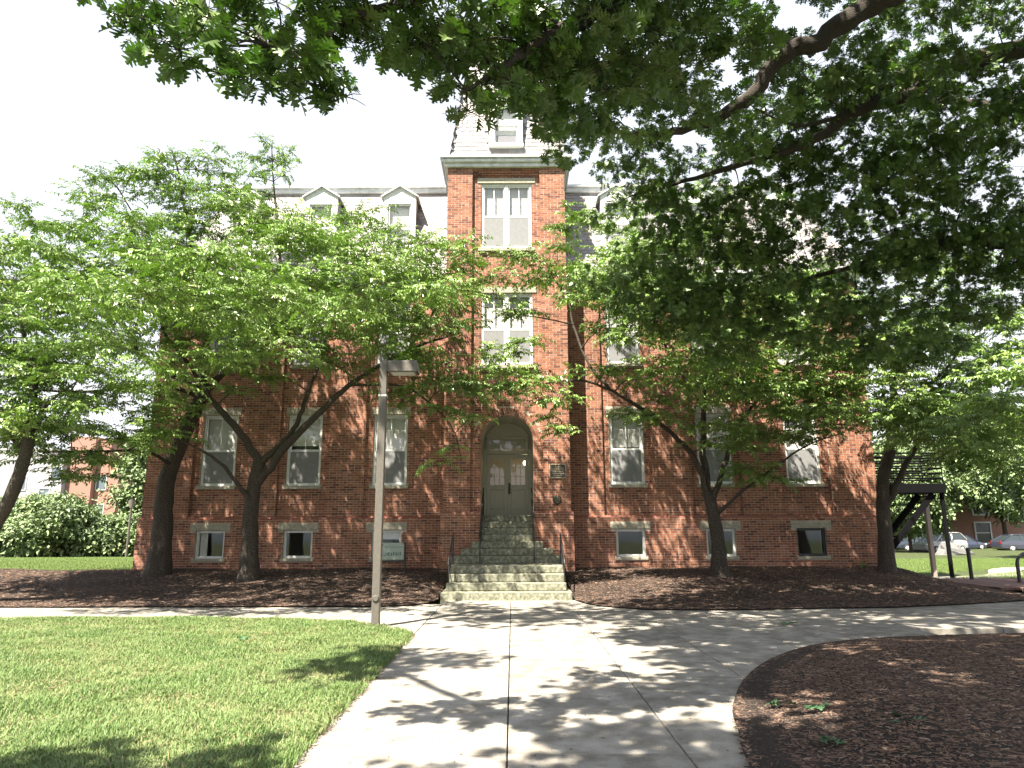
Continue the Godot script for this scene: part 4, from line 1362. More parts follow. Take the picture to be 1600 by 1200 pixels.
func buildings_behind() -> void:
	var brick := surface(Color(0.36, 0.2, 0.16), 0.9, patches(0.05, Color(0.75, 0.72, 0.7), Color(1, 1, 1), 45), 0.7)
	var grey := surface(Color(0.36, 0.36, 0.38), 0.8, patches(0.03, Color(0.85, 0.85, 0.85), Color(1, 1, 1), 46), 0.3)
	var o := thing("campus_building", Vector3(-54.2, -0.3, -90), "distant red brick and grey panelled building behind the left bushes", "building")
	far_building(o, Vector3(-22, 0, -12), Vector3(-4.6, 12.6, 0), "grey_wing", grey)
	far_building(o, Vector3(-4.5, 0, -12), Vector3(-1.6, 11.0, 2.0), "grey_bay", grey)
	far_building(o, Vector3(-1.55, 0, -12), Vector3(1.6, 13.8, 1.2), "brick_wing", brick)
	far_building(o, Vector3(1.65, 0, -14), Vector3(3.2, 13.4, 0.4), "brick_wall", brick)
	far_building(o, Vector3(3.25, 0, -12), Vector3(4.6, 10.2, 0.6), "stair_tower", brick)
	for p in [[-3.6, 3.2, 2.0], [-3.6, 6.4, 2.0], [-2.4, 9.0, 2.0], [2.42, 8.0, 0.4], [2.42, 4.5, 0.4], [-8.0, 8.0, 0.0], [-8.0, 4.0, 0.0], [-12.0, 8.0, 0.0]]:
		var w := node("window", o)
		var st := begin()
		ring(st, p[0] - 0.7, p[0] + 0.7, p[1] - 0.9, p[1] + 0.9, p[2] - 0.02, p[2] + 0.08, 0.1)
		put("frame", done(st), M.tin, w)
		put("pane", box_mesh(Vector3(p[0] - 0.6, p[1] - 0.8, p[2] + 0.005), Vector3(p[0] + 0.6, p[1] + 0.8, p[2] + 0.02)), surface(Color(0.12, 0.15, 0.18), 0.1), w)
	# low brick building behind the cars
	o = thing("rear_building", Vector3(42, -0.4, -72), "low red brick building behind the parked cars at right", "building")
	far_building(o, Vector3(-20, 0, -10), Vector3(34, 6.5, 0), "wall", brick)
	far_building(o, Vector3(-20.5, 6.5, -10.5), Vector3(34.5, 6.9, 0.5), "eaves", M.tin)
	for x in [-13.0, -5.0, 5.2, 13.0, 21.0]:
		for y in [1.6, 4.4]:
			var w := node("window", o)
			var st := begin()
			ring(st, x - 0.85, x + 0.85, y - 1.1, y + 1.1, -0.05, 0.1, 0.14)
			box(st, Vector3(x - 0.72, y - 0.04, -0.02), Vector3(x + 0.72, y + 0.04, 0.06))
			put("frame", done(st), M.white, w)
			put("pane", box_mesh(Vector3(x - 0.72, y - 0.97, 0.005), Vector3(x + 0.72, y + 0.97, 0.02)), surface(Color(0.05, 0.06, 0.06), 0.08), w)
	o = thing("side_building", Vector3(30.5, -0.4, -78), "sunlit brick gable seen beyond the fire escape stair", "building")
	far_building(o, Vector3(-8, 0, -8), Vector3(9, 4.2, 0), "wall", brick)
	far_building(o, Vector3(-8.3, 4.2, -8.3), Vector3(9.3, 4.6, 0.3), "roof", M.slate_dark)
	# far lamp post left
	o = thing("far_lamp_post", Vector3(-19.6, 0.3, -37.0), "thin grey lamp post on the lawn beside the far left trees", "street lamp")
	var st := begin()
	tube(st, [Vector3(0, -0.3, 0), Vector3(0, 2.6, 0)], [0.06, 0.05], 8)
	put("pole", done(st), M.lamp, o)
	st = begin()
	tube(st, [Vector3(0, 2.6, 0), Vector3(0, 2.7, 0), Vector3(0, 2.95, 0), Vector3(0, 3.05, 0)], [0.06, 0.14, 0.16, 0.05], 10)
	put("lantern", done(st), M.lamp, o)

# ---------------------------------------------------------------- trees
func oval_leaf(st: SurfaceTool, p: Vector3, dir: Vector3, up: Vector3, L: float, W: float, droop: float) -> void:
	var side := dir.cross(up).normalized()
	var n := side.cross(dir).normalized()
	var tip := p + dir * L - n * droop * L
	for s: float in [-1.0, 1.0]:
		var a := p + dir * L * 0.33 + side * s * W * 0.5 + n * W * 0.16
		var b := p + dir * L * 0.7 + side * s * W * 0.36 + n * (W * 0.1 - droop * L * 0.4)
		tri(st, p, a, b)
		tri(st, p, b, tip)

func oak_leaf(st: SurfaceTool, p: Vector3, dir: Vector3, up: Vector3, L: float) -> void:
	var side := dir.cross(up).normalized()
	var n := side.cross(dir).normalized()
	var out := [[0.0, 0.02], [0.2, 0.04], [0.28, 0.27], [0.35, 0.28], [0.37, 0.05], [0.52, 0.44], [0.59, 0.42], [0.58, 0.06], [0.76, 0.36], [0.82, 0.33], [0.79, 0.07], [0.93, 0.13], [1.0, 0.0]]
	for s: float in [-1.0, 1.0]:
		var w: float = rng.randf_range(0.85, 1.15)
		for i in out.size() - 1:
			var a: Array = out[i]
			var b: Array = out[i + 1]
			var f := func(e: Array, k: float) -> Vector3: return p + dir * L * (e[0] + 0.1 * e[1] * k) + side * s * L * e[1] * w * k + n * (e[1] * k * 0.3 - e[0] * e[0] * 0.22) * L
			tri(st, f.call(a, 0.0), f.call(a, 1.0), f.call(b, 1.0))
			tri(st, f.call(a, 0.0), f.call(b, 1.0), f.call(b, 0.0))

# a twig with leaves: kind 0 cherry, 1 oak, 2 coarse clump for far trees
func twig(kind: int, seed_: int) -> ArrayMesh:
	rng.seed = seed_
	var st := begin()
	if kind == 1:
		rod(st, Vector3.ZERO, Vector3(0.24, 0.02, 0), 0.003, 3)
		for i in 9:
			var t := 0.3 + 0.7 * pow(i / 8.0, 0.6)
			var p := Vector3(0.24 * t, 0.02 * t, 0)
			var a := i * 2.4 + rng.randf_range(-0.4, 0.4)
			var o := Vector3(0, cos(a), sin(a))
			var d := (Vector3(lerpf(0.15, 0.9, t), 0, 0) + o * 0.8 + Vector3(0, -0.25, 0)).normalized()
			var u := (Vector3.UP + Vector3(rng.randf_range(-0.5, 0.5), 0, rng.randf_range(-0.6, 0.6))).normalized()
			oak_leaf(st, p, d, u, rng.randf_range(0.13, 0.18))
	else:
		var n: int = 15 if kind == 0 else 30
		var long := 0.46 if kind == 0 else 0.7
		tube(st, [Vector3.ZERO, Vector3(long * 0.5, 0.02, 0), Vector3(long, -0.03, 0)], [0.004, 0.003, 0.002], 3, 0.0, false)
		for i in n:
			var t := (i + 0.6) / n
			var p := Vector3(long * t, 0.02 * sin(t * 3.0), 0)
			var s := 1.0 if i % 2 else -1.0
			var d := Vector3(0.75, rng.randf_range(-0.75, 0.15), s * rng.randf_range(0.5, 1.1)).normalized()
			var u := Vector3(rng.randf_range(-0.4, 0.4), 1, rng.randf_range(-0.5, 0.5)).normalized()
			if kind == 2:
				p += Vector3(rng.randf_range(-0.15, 0.15), rng.randf_range(-0.2, 0.2), rng.randf_range(-0.25, 0.25))
				d = Vector3(rng.randf_range(-1, 1), rng.randf_range(-0.8, 0.4), rng.randf_range(-1, 1)).normalized()
			var L := rng.randf_range(0.075, 0.115) if kind == 0 else rng.randf_range(0.12, 0.2)
			oval_leaf(st, p, d, u, L, L * (0.46 if kind == 0 else 0.6), rng.randf_range(0.05, 0.35))
	return done(st)

var twigs := {}

# limbs: arrays [points, first radius, last radius, ease]; the first is the trunk. pads: [centre, radii, clumps]
func tree(called: String, label: String, category: String, group: String, limbs: Array, blobs: Array, kind: int, bark: Material, leaf: Material, tone: Array, seed_: int, pad := 0.95, sprays := 52, flat := 0.38, sc := 1.0) -> void:
	rng.seed = seed_
	var base: Vector3 = limbs[0][0][0]
	var o := thing(called, base, label, category, group)
	var nodes := []                                # [point, radius]
	for i in limbs.size():
		var l: Array = limbs[i]
		var pts: Array = spline(l[0], 5)
		var rr := []
		for k in pts.size():
			var t := float(k) / (pts.size() - 1)
			var r := lerpf(l[1], l[2], pow(t, 0.8))
			if i == 0: r *= 1.0 + 0.55 * exp(-t * 9.0)
			rr.append(r)
			if i > 0:
				pts[k] += Vector3(rng.randf_range(-1, 1), rng.randf_range(-1, 1), rng.randf_range(-1, 1)) * minf(r * 0.35, 0.05)
			if i > 0 or t > 0.75: nodes.append([pts[k], r])
		var st := begin()
		tube(st, pts.map(func(p): return p - base), rr, 12 if l[1] > 0.12 else 8, 0.07)
		put("trunk" if i == 0 else "limb", done(st), bark, o)
	# clumps in the crown, each carried by a branch from the nearest wood
	var clumps := []
	for b in blobs:
		var got := 0
		for attempt in int(b[2]) * 12:
			if got >= int(b[2]): break
			var q := Vector3(rng.randf_range(-1, 1), rng.randf_range(-1, 1), rng.randf_range(-1, 1))
			if q.length() > 1.0: continue
			var p: Vector3 = b[0] + q * b[1]
			var s: float = (b[3] if b.size() > 3 else pad) * rng.randf_range(0.75, 1.2)
			var close_by := false
			for c in clumps:
				if (c[0] - p).length() < 0.55 * (s + c[1]) * 0.72: close_by = true; break
			if close_by and attempt < int(b[2]) * 9: continue
			clumps.append([p, s])
			got += 1
	var near := func(p: Vector3) -> float:
		var best := 1e9
		for nd in nodes: best = minf(best, nd[0].distance_squared_to(p))
		return best
	var order := clumps.map(func(c): return [near.call(c[0]), c[0], c[1]])
	order.sort_custom(func(a, b): return a[0] < b[0])
	var st := begin()
	var meshes := []
	for v in 2:
		var key := kind * 10 + v
		if not twigs.has(key):
			var keep := rng.state
			twigs[key] = twig(kind, 900 + key)
			rng.state = keep
		meshes.append(twigs[key])
	var where := [[], []]
	var cols := [[], []]
	for c in order:
		var p: Vector3 = c[1]
		var s: float = c[2]
		var best: Array = nodes[0]
		var cost := 1e9
		for nd in nodes:
			var d: Vector3 = p - nd[0]
			var e := d.length() * (1.0 + 0.5 * maxf(0.0, -d.y / (d.length() + 0.01))) + (0.4 if nd[1] < 0.012 else 0.0)
			if e < cost:
				cost = e
				best = nd
		var a: Vector3 = best[0]
		var d := p - a
		var len := d.length()
		var mid := a + d * 0.5 + Vector3(rng.randf_range(-0.1, 0.1), rng.randf_range(0.02, 0.16), rng.randf_range(-0.1, 0.1)) * len
		var pts := spline([a, mid, p], 4)
		var r0 := minf(best[1] * 0.75, (0.012 + 0.011 * len) * sc)
		var rr := []
		for k in pts.size():
			rr.append(lerpf(r0, 0.006 * sc, float(k) / (pts.size() - 1)))
			if k > 2: nodes.append([pts[k], rr[k]])
		tube(st, pts.map(func(q): return q - base), rr, 5, 0.0, false)
		# branchlets and leafy twigs
		var ends := []
		for k in 6:
			var an := TAU * (k + rng.randf() * 0.7) / 6
			var e := p + Vector3(cos(an), rng.randf_range(-0.25, 0.35), sin(an)) * s * rng.randf_range(0.5, 0.85)
			ends.append(e)
			var m2 := p.lerp(e, 0.5) + Vector3(0, 0.06 * s, 0)
			tube(st, [p - base, m2 - base, e - base], [0.0065 * sc, 0.005 * sc, 0.003 * sc], 3, 0.0, false)
		var count := int(sprays * s * s / (pad * pad))
		var bright := rng.randf_range(0.82, 1.15)
		for k in count:
			var e: Vector3 = ends[k % 6]
			var t := sqrt(rng.randf())
			var q := p.lerp(e, t) + Vector3(rng.randf_range(-1, 1), rng.randf_range(-1, 1) * flat, rng.randf_range(-1, 1)) * s * (0.30 if kind == 0 else 0.42)
			var out := q - p
			out.y *= 0.35
			out = (out.normalized() + Vector3(rng.randf_range(-0.6, 0.6), rng.randf_range(-0.45, 0.2), rng.randf_range(-0.6, 0.6))).normalized()
			var side := out.cross(Vector3.UP).normalized().rotated(out, rng.randf_range(-0.5, 0.5))
			var up := side.cross(out)
			var v := rng.randi() % 2
			var z := rng.randf_range(0.6, 1.3) * sc
			where[v].append(Transform3D(Basis(out * z, up * z, side * z), q - base - out * 0.2 * sc))
			var col: Color = tone[0].lerp(tone[1], rng.randf())
			if rng.randf() < 0.07: col = col.lerp(Color(0.2, 0.22, 0.06), 0.5 if kind == 0 else 0.25)
			col = col * bright * rng.randf_range(0.75, 1.2)
			col.a = 1.0
			cols[v].append(col)
	put("branches", done(st), bark, o).set_meta("kind", "stuff")
	var crown := node("crown", o)
	for v in 2:
		many("foliage", meshes[v], leaf, where[v], cols[v], crown)

func trees() -> void:
	var g := "small spreading trees in the bed before the hall"
	var cherry := [Color(0.145, 0.235, 0.055), Color(0.24, 0.345, 0.10)]
	tree("spreading_tree", "thick dark trunked spreading tree before the hall's left corner", "tree", g, [
		[[Vector3(-10.19, 0.39, -21.2), Vector3(-10.17, 1.43, -21.2), Vector3(-10.2, 2.55, -21.2), Vector3(-10.15, 3.4, -21.2), Vector3(-9.77, 4.45, -21.1), Vector3(-9.42, 5.31, -21.0), Vector3(-9.17, 5.81, -20.9)], 0.29, 0.19],
		[[Vector3(-9.17, 5.81, -20.9), Vector3(-9.96, 6.29, -20.5), Vector3(-10.77, 6.79, -20.0), Vector3(-10.89, 7.24, -19.8), Vector3(-11.76, 8.23, -19.3), Vector3(-12.71, 8.87, -19.0)], 0.13, 0.03],
		[[Vector3(-9.28, 5.69, -20.9), Vector3(-10.19, 5.87, -20.0), Vector3(-11.51, 5.42, -18.8), Vector3(-12.53, 5.37, -18.0)], 0.08, 0.02],
		[[Vector3(-9.16, 5.87, -20.9), Vector3(-8.56, 6.51, -21.0), Vector3(-7.96, 7.17, -21.2), Vector3(-7.37, 8.59, -21.4), Vector3(-7.29, 10.31, -21.4), Vector3(-7.69, 13.0, -21.4), Vector3(-7.83, 14.4, -21.4)], 0.13, 0.012],
		[[Vector3(-9.18, 5.85, -20.9), Vector3(-9.13, 6.86, -20.8), Vector3(-9.15, 8.29, -20.5), Vector3(-9.68, 10.28, -20.3), Vector3(-10.28, 12.79, -20.2), Vector3(-10.51, 13.45, -20.2)], 0.12, 0.012],
		[[Vector3(-10.01, 3.64, -21.1), Vector3(-10.31, 3.93, -20.0), Vector3(-11.08, 3.82, -19.0), Vector3(-11.96, 3.7, -18.0)], 0.06, 0.015],
		[[Vector3(-10.89, 7.24, -19.8), Vector3(-10.79, 8.32, -20.0), Vector3(-10.76, 9.81, -20.2), Vector3(-11.82, 11.75, -20.3), Vector3(-12.52, 12.62, -20.3)], 0.05, 0.012],
	], [
		[Vector3(-11.84, 8.11, -19.4), Vector3(3.0, 1.5, 2.4), 17], [Vector3(-12.88, 6.2, -18.6), Vector3(2.6, 1.5, 2.0), 14], [Vector3(-9.5, 9.74, -20.0), Vector3(2.6, 1.4, 1.8), 13], [Vector3(-12.6, 9.68, -19.4), Vector3(2.6, 0.9, 2.0), 8],
		[Vector3(-10.82, 11.76, -20.3), Vector3(2.2, 0.9, 1.2), 13, 0.75], [Vector3(-9.17, 11.91, -20.6), Vector3(1.8, 0.8, 1.0), 9, 0.7], [Vector3(-11.32, 12.62, -20.3), Vector3(1.3, 0.6, 0.8), 6, 0.6], [Vector3(-10.47, 13.05, -20.2), Vector3(0.6, 0.5, 0.5), 5, 0.5], [Vector3(-7.76, 13.87, -21.3), Vector3(0.7, 1.1, 0.5), 9, 0.5], [Vector3(-9.37, 13.24, -20.8), Vector3(0.9, 0.7, 0.6), 7, 0.5], [Vector3(-12.41, 12.51, -20.3), Vector3(0.9, 0.4, 0.6), 3, 0.5],
		[Vector3(-8.19, 12.22, -21.2), Vector3(1.2, 1.0, 0.8), 6, 0.65], [Vector3(-10.91, 4.37, -19.2), Vector3(2.0, 0.8, 1.5), 9], [Vector3(-12.26, 3.91, -18.4), Vector3(1.6, 0.7, 1.4), 6], [Vector3(-9.58, 4.64, -18.6), Vector3(1.0, 0.6, 0.8), 5, 0.7], [Vector3(-10.69, 3.34, -17.6), Vector3(1.2, 0.4, 0.8), 5, 0.7], [Vector3(-10.01, 5.42, -20.0), Vector3(1.6, 0.7, 1.2), 6, 0.8], [Vector3(-13.55, 8.66, -18.8), Vector3(2.0, 1.3, 1.8), 8], [Vector3(-11.17, 3.13, -19.0), Vector3(0.9, 0.35, 0.8), 3, 0.7],
		[Vector3(-10.52, 6.69, -16.6), Vector3(2.6, 1.2, 2.0), 12], [Vector3(-8.5, 7.43, -16.8), Vector3(2.2, 1.0, 1.8), 10], [Vector3(-10.31, 9.3, -18.0), Vector3(2.4, 0.8, 1.6), 9], [Vector3(-8.35, 8.0, -19.0), Vector3(2.0, 1.3, 1.6), 9], [Vector3(-10.51, 5.01, -16.2), Vector3(2.0, 0.8, 1.6), 8], [Vector3(-8.03, 5.24, -14.6), Vector3(2.4, 0.6, 1.6), 7], [Vector3(-13.04, 10.67, -19.6), Vector3(2.6, 0.6, 1.4), 9, 0.8], [Vector3(-9.11, 10.86, -20.2), Vector3(2.0, 0.6, 1.2), 8, 0.8], [Vector3(-8.76, 6.06, -13.2), Vector3(2.4, 0.6, 1.2), 10, 0.8], [Vector3(-6.62, 6.61, -13.6), Vector3(2.0, 0.6, 1.2), 9, 0.8],
	], 0, M.bark, M.cherry_leaf, cherry, 101, 0.95, 37, 0.5)
	tree("spreading_tree", "forked spreading tree between the left basement windows", "tree", g, [
		[[Vector3(-7.23, 0.3, -20.4), Vector3(-7.26, 1.1, -20.4), Vector3(-7.3, 2.16, -20.4), Vector3(-7.26, 2.98, -20.4), Vector3(-7.11, 3.71, -20.3)], 0.25, 0.18],
		[[Vector3(-7.11, 3.67, -20.3), Vector3(-7.86, 4.7, -20.1), Vector3(-8.44, 5.39, -19.8), Vector3(-8.89, 6.23, -19.4), Vector3(-9.51, 7.05, -19.0), Vector3(-9.84, 8.6, -18.6)], 0.13, 0.025],
		[[Vector3(-7.23, 2.34, -20.3), Vector3(-7.59, 2.96, -20.1), Vector3(-7.97, 3.55, -19.7), Vector3(-8.54, 3.95, -19.3), Vector3(-9.04, 4.17, -19.0)], 0.085, 0.015],
		[[Vector3(-7.21, 3.03, -20.4), Vector3(-6.46, 3.97, -20.2), Vector3(-5.31, 5.03, -19.8), Vector3(-4.17, 5.88, -19.4), Vector3(-2.7, 6.62, -19.0), Vector3(-1.61, 6.91, -18.7)], 0.15, 0.025],
		[[Vector3(-7.11, 3.65, -20.3), Vector3(-6.5, 4.17, -20.3), Vector3(-6.13, 4.73, -20.3), Vector3(-5.88, 5.49, -20.3), Vector3(-5.57, 6.68, -20.4), Vector3(-5.27, 8.27, -20.4), Vector3(-5.14, 9.88, -20.3)], 0.11, 0.02],
		[[Vector3(-4.46, 5.72, -19.5), Vector3(-3.01, 5.62, -19.0), Vector3(-2.26, 5.21, -18.7), Vector3(-1.45, 4.4, -18.5), Vector3(-1.17, 3.46, -18.4)], 0.045, 0.01],
		[[Vector3(-2.7, 6.62, -19.0), Vector3(-1.82, 7.96, -18.8), Vector3(-1.11, 8.83, -18.6)], 0.035, 0.01],
	], [
		[Vector3(-5.1, 8.8, -19.6), Vector3(3.2, 1.5, 2.0), 18], [Vector3(-3.28, 7.83, -19.0), Vector3(2.3, 1.0, 1.8), 12], [Vector3(-7.07, 7.81, -19.0), Vector3(2.6, 1.3, 1.8), 12], [Vector3(-3.68, 9.68, -19.8), Vector3(2.0, 0.8, 1.4), 8], [Vector3(-1.85, 8.94, -18.9), Vector3(1.2, 0.5, 1.0), 5, 0.8],
		[Vector3(-5.36, 10.67, -20.2), Vector3(1.8, 0.6, 1.2), 6, 0.8], [Vector3(-1.95, 6.12, -18.8), Vector3(1.4, 0.5, 1.1), 6, 0.8], [Vector3(-1.37, 5.0, -18.5), Vector3(1.0, 0.8, 0.7), 8, 0.6], [Vector3(-2.62, 5.23, -18.8), Vector3(0.9, 0.4, 0.6), 4, 0.6], [Vector3(-8.14, 6.64, -18.8), Vector3(1.8, 0.8, 1.4), 7], [Vector3(-4.36, 6.6, -19.3), Vector3(1.5, 0.5, 1.2), 5, 0.85], [Vector3(-1.5, 3.46, -18.4), Vector3(0.5, 0.4, 0.4), 2, 0.4], [Vector3(-0.57, 8.49, -18.7), Vector3(0.8, 0.35, 0.6), 3, 0.55],
		[Vector3(-6.7, 5.87, -19.4), Vector3(1.2, 0.35, 1.0), 3, 0.7],
		[Vector3(-5.45, 7.44, -16.8), Vector3(2.6, 1.1, 1.8), 13], [Vector3(-3.25, 7.35, -17.0), Vector3(2.2, 1.0, 1.6), 11], [Vector3(-5.55, 9.3, -18.4), Vector3(2.6, 0.7, 1.4), 10], [Vector3(-2.44, 6.57, -17.2), Vector3(1.4, 0.6, 1.2), 6, 0.8], [Vector3(-5.5, 5.94, -15.0), Vector3(2.2, 0.6, 1.4), 7], [Vector3(-6.35, 10.88, -20.2), Vector3(2.0, 0.5, 1.2), 8, 0.75], [Vector3(-3.98, 10.57, -20.2), Vector3(1.8, 0.5, 1.2), 7, 0.75], [Vector3(-1.92, 9.63, -19.4), Vector3(1.0, 0.4, 0.8), 5, 0.65], [Vector3(-3.8, 6.56, -13.8), Vector3(1.8, 0.5, 1.0), 5, 0.8],
	], 0, M.bark, M.cherry_leaf, cherry, 102, 0.95, 37, 0.5)
	tree("spreading_tree", "slim many stemmed spreading tree right of the entrance tower", "tree", g, [
		[[Vector3(5.92, 0.38, -20.3), Vector3(5.94, 1.33, -20.3), Vector3(5.84, 2.22, -20.3), Vector3(5.71, 2.76, -20.3)], 0.22, 0.15],
		[[Vector3(5.78, 2.45, -20.3), Vector3(5.35, 3.64, -20.0), Vector3(4.87, 4.16, -19.8), Vector3(3.72, 4.99, -19.3), Vector3(2.79, 5.45, -18.9), Vector3(1.97, 5.65, -18.6), Vector3(1.01, 5.49, -18.3)], 0.11, 0.015],
		[[Vector3(5.71, 2.76, -20.3), Vector3(5.68, 4.04, -20.3), Vector3(5.75, 5.15, -20.2), Vector3(5.92, 6.68, -20.2), Vector3(5.72, 8.26, -20.2), Vector3(5.2, 10.26, -20.1)], 0.12, 0.02],
		[[Vector3(5.82, 2.4, -20.3), Vector3(6.15, 3.46, -20.0), Vector3(6.47, 4.19, -20.0), Vector3(6.85, 4.92, -19.9), Vector3(7.9, 6.02, -19.8), Vector3(8.73, 7.72, -19.7)], 0.10, 0.02],
		[[Vector3(5.91, 2.08, -20.3), Vector3(6.59, 2.74, -19.8), Vector3(7.23, 3.25, -19.5), Vector3(8.13, 3.9, -19.0), Vector3(9.11, 4.23, -18.8)], 0.06, 0.012],
		[[Vector3(2.87, 5.41, -18.9), Vector3(2.29, 6.19, -19.0), Vector3(1.91, 7.35, -19.2), Vector3(1.77, 8.14, -19.3), Vector3(1.29, 8.88, -19.2)], 0.05, 0.012],
		[[Vector3(1.91, 7.39, -19.2), Vector3(1.24, 7.51, -19.1), Vector3(0.51, 7.6, -19.0), Vector3(-0.39, 7.62, -18.9)], 0.028, 0.008],
		[[Vector3(5.75, 5.15, -20.2), Vector3(4.86, 6.65, -20.1), Vector3(3.96, 8.39, -20.0), Vector3(3.24, 10.0, -20.0)], 0.05, 0.012],
	], [
		[Vector3(1.25, 9.03, -19.1), Vector3(1.2, 0.8, 0.9), 7, 0.75], [Vector3(0.15, 7.72, -18.9), Vector3(0.9, 0.3, 0.6), 4, 0.55], [Vector3(0.75, 5.49, -18.3), Vector3(1.3, 0.6, 0.9), 9, 0.65], [Vector3(-0.02, 6.42, -18.5), Vector3(0.9, 0.5, 0.6), 4, 0.55], [Vector3(1.35, 4.57, -18.4), Vector3(0.8, 0.4, 0.6), 3, 0.55], [Vector3(3.97, 9.35, -19.9), Vector3(2.0, 1.3, 1.4), 13], [Vector3(5.91, 9.4, -20.0), Vector3(2.4, 1.3, 1.6), 12],
		[Vector3(6.89, 5.79, -19.6), Vector3(2.0, 0.8, 1.4), 9], [Vector3(8.09, 4.45, -19.2), Vector3(1.6, 0.7, 1.2), 8], [Vector3(6.77, 3.14, -19.2), Vector3(1.0, 0.4, 0.9), 4, 0.7], [Vector3(3.65, 11.04, -20.0), Vector3(1.6, 0.6, 1.0), 6, 0.75], [Vector3(9.18, 6.93, -19.6), Vector3(1.8, 1.0, 1.3), 9], [Vector3(2.62, 5.8, -18.9), Vector3(1.0, 0.4, 0.8), 4, 0.7], [Vector3(3.9, 4.99, -19.3), Vector3(0.9, 0.35, 0.8), 3, 0.6], [Vector3(6.69, 7.35, -19.8), Vector3(1.8, 0.7, 1.2), 6],
		[Vector3(-0.52, 5.51, -18.4), Vector3(0.7, 0.4, 0.5), 3, 0.5],
		[Vector3(4.15, 8.04, -17.4), Vector3(2.0, 1.2, 1.6), 13], [Vector3(6.59, 5.95, -17.2), Vector3(2.2, 1.0, 1.6), 12], [Vector3(2.86, 7.65, -17.8), Vector3(1.2, 0.9, 1.0), 7, 0.8], [Vector3(4.65, 5.61, -17.2), Vector3(1.4, 0.5, 1.2), 5, 0.8], [Vector3(7.79, 7.85, -17.8), Vector3(2.0, 0.9, 1.4), 9], [Vector3(4.82, 6.4, -15.4), Vector3(2.4, 0.7, 1.4), 12], [Vector3(7.16, 5.12, -18.0), Vector3(1.8, 0.7, 1.2), 9, 0.85], [Vector3(4.65, 4.56, -18.8), Vector3(1.4, 0.5, 1.0), 5, 0.7], [Vector3(8.27, 4.72, -17.6), Vector3(1.4, 0.7, 1.2), 7, 0.8], [Vector3(6.11, 4.02, -18.6), Vector3(1.4, 0.4, 1.0), 5, 0.7], [Vector3(2.03, 10.55, -19.4), Vector3(0.8, 0.6, 0.6), 4, 0.55],
	], 0, M.bark, M.cherry_leaf, cherry, 103, 0.95, 48, 0.5)
	tree("spreading_tree", "leaning forked tree at the hall's right corner by the fire escape", "tree", g, [
		[[Vector3(11.09, 0.13, -21.3), Vector3(11.16, 1.15, -21.3), Vector3(11.2, 2.27, -21.3), Vector3(11.26, 3.21, -21.2), Vector3(11.56, 4.16, -21.1), Vector3(11.76, 5.11, -21.0)], 0.22, 0.15],
		[[Vector3(11.75, 5.07, -21.0), Vector3(11.79, 6.1, -21.0), Vector3(12.03, 7.31, -21.0), Vector3(12.8, 8.49, -20.8), Vector3(13.46, 10.09, -20.6)], 0.12, 0.02],
		[[Vector3(11.25, 2.27, -21.3), Vector3(11.76, 3.38, -21.0), Vector3(12.21, 4.29, -20.6), Vector3(12.68, 4.96, -20.0), Vector3(13.93, 5.8, -19.5)], 0.12, 0.02],
		[[Vector3(11.75, 5.02, -21.0), Vector3(12.29, 5.67, -20.8), Vector3(12.94, 6.2, -20.5), Vector3(13.92, 7.44, -20.0)], 0.09, 0.02],
		[[Vector3(12.68, 4.96, -20.0), Vector3(13.44, 4.35, -19.6), Vector3(14.12, 3.6, -19.2)], 0.04, 0.01],
	], [
		[Vector3(13.2, 6.79, -20.5), Vector3(2.4, 1.5, 1.8), 14], [Vector3(13.37, 4.34, -19.5), Vector3(1.9, 0.9, 1.6), 10], [Vector3(12.88, 9.0, -20.5), Vector3(2.2, 1.3, 1.6), 12], [Vector3(14.81, 7.06, -20.0), Vector3(2.0, 1.6, 1.8), 14], [Vector3(12.6, 4.8, -20.2), Vector3(1.6, 0.6, 1.2), 7], [Vector3(13.95, 3.27, -19.4), Vector3(1.0, 0.5, 1.0), 4], [Vector3(15.27, 5.07, -19.5), Vector3(1.6, 1.4, 1.6), 8], [Vector3(10.78, 5.77, -17.8), Vector3(2.2, 1.0, 1.6), 11], [Vector3(12.12, 4.95, -17.0), Vector3(2.0, 1.2, 1.6), 11], [Vector3(10.15, 7.03, -18.6), Vector3(1.5, 1.0, 1.2), 9], [Vector3(10.75, 4.53, -16.4), Vector3(2.0, 1.0, 1.4), 11], [Vector3(10.79, 4.9, -18.6), Vector3(1.4, 0.6, 1.0), 6, 0.8],
	], 0, M.bark, M.cherry_leaf, cherry, 104, 0.95, 50, 0.5)
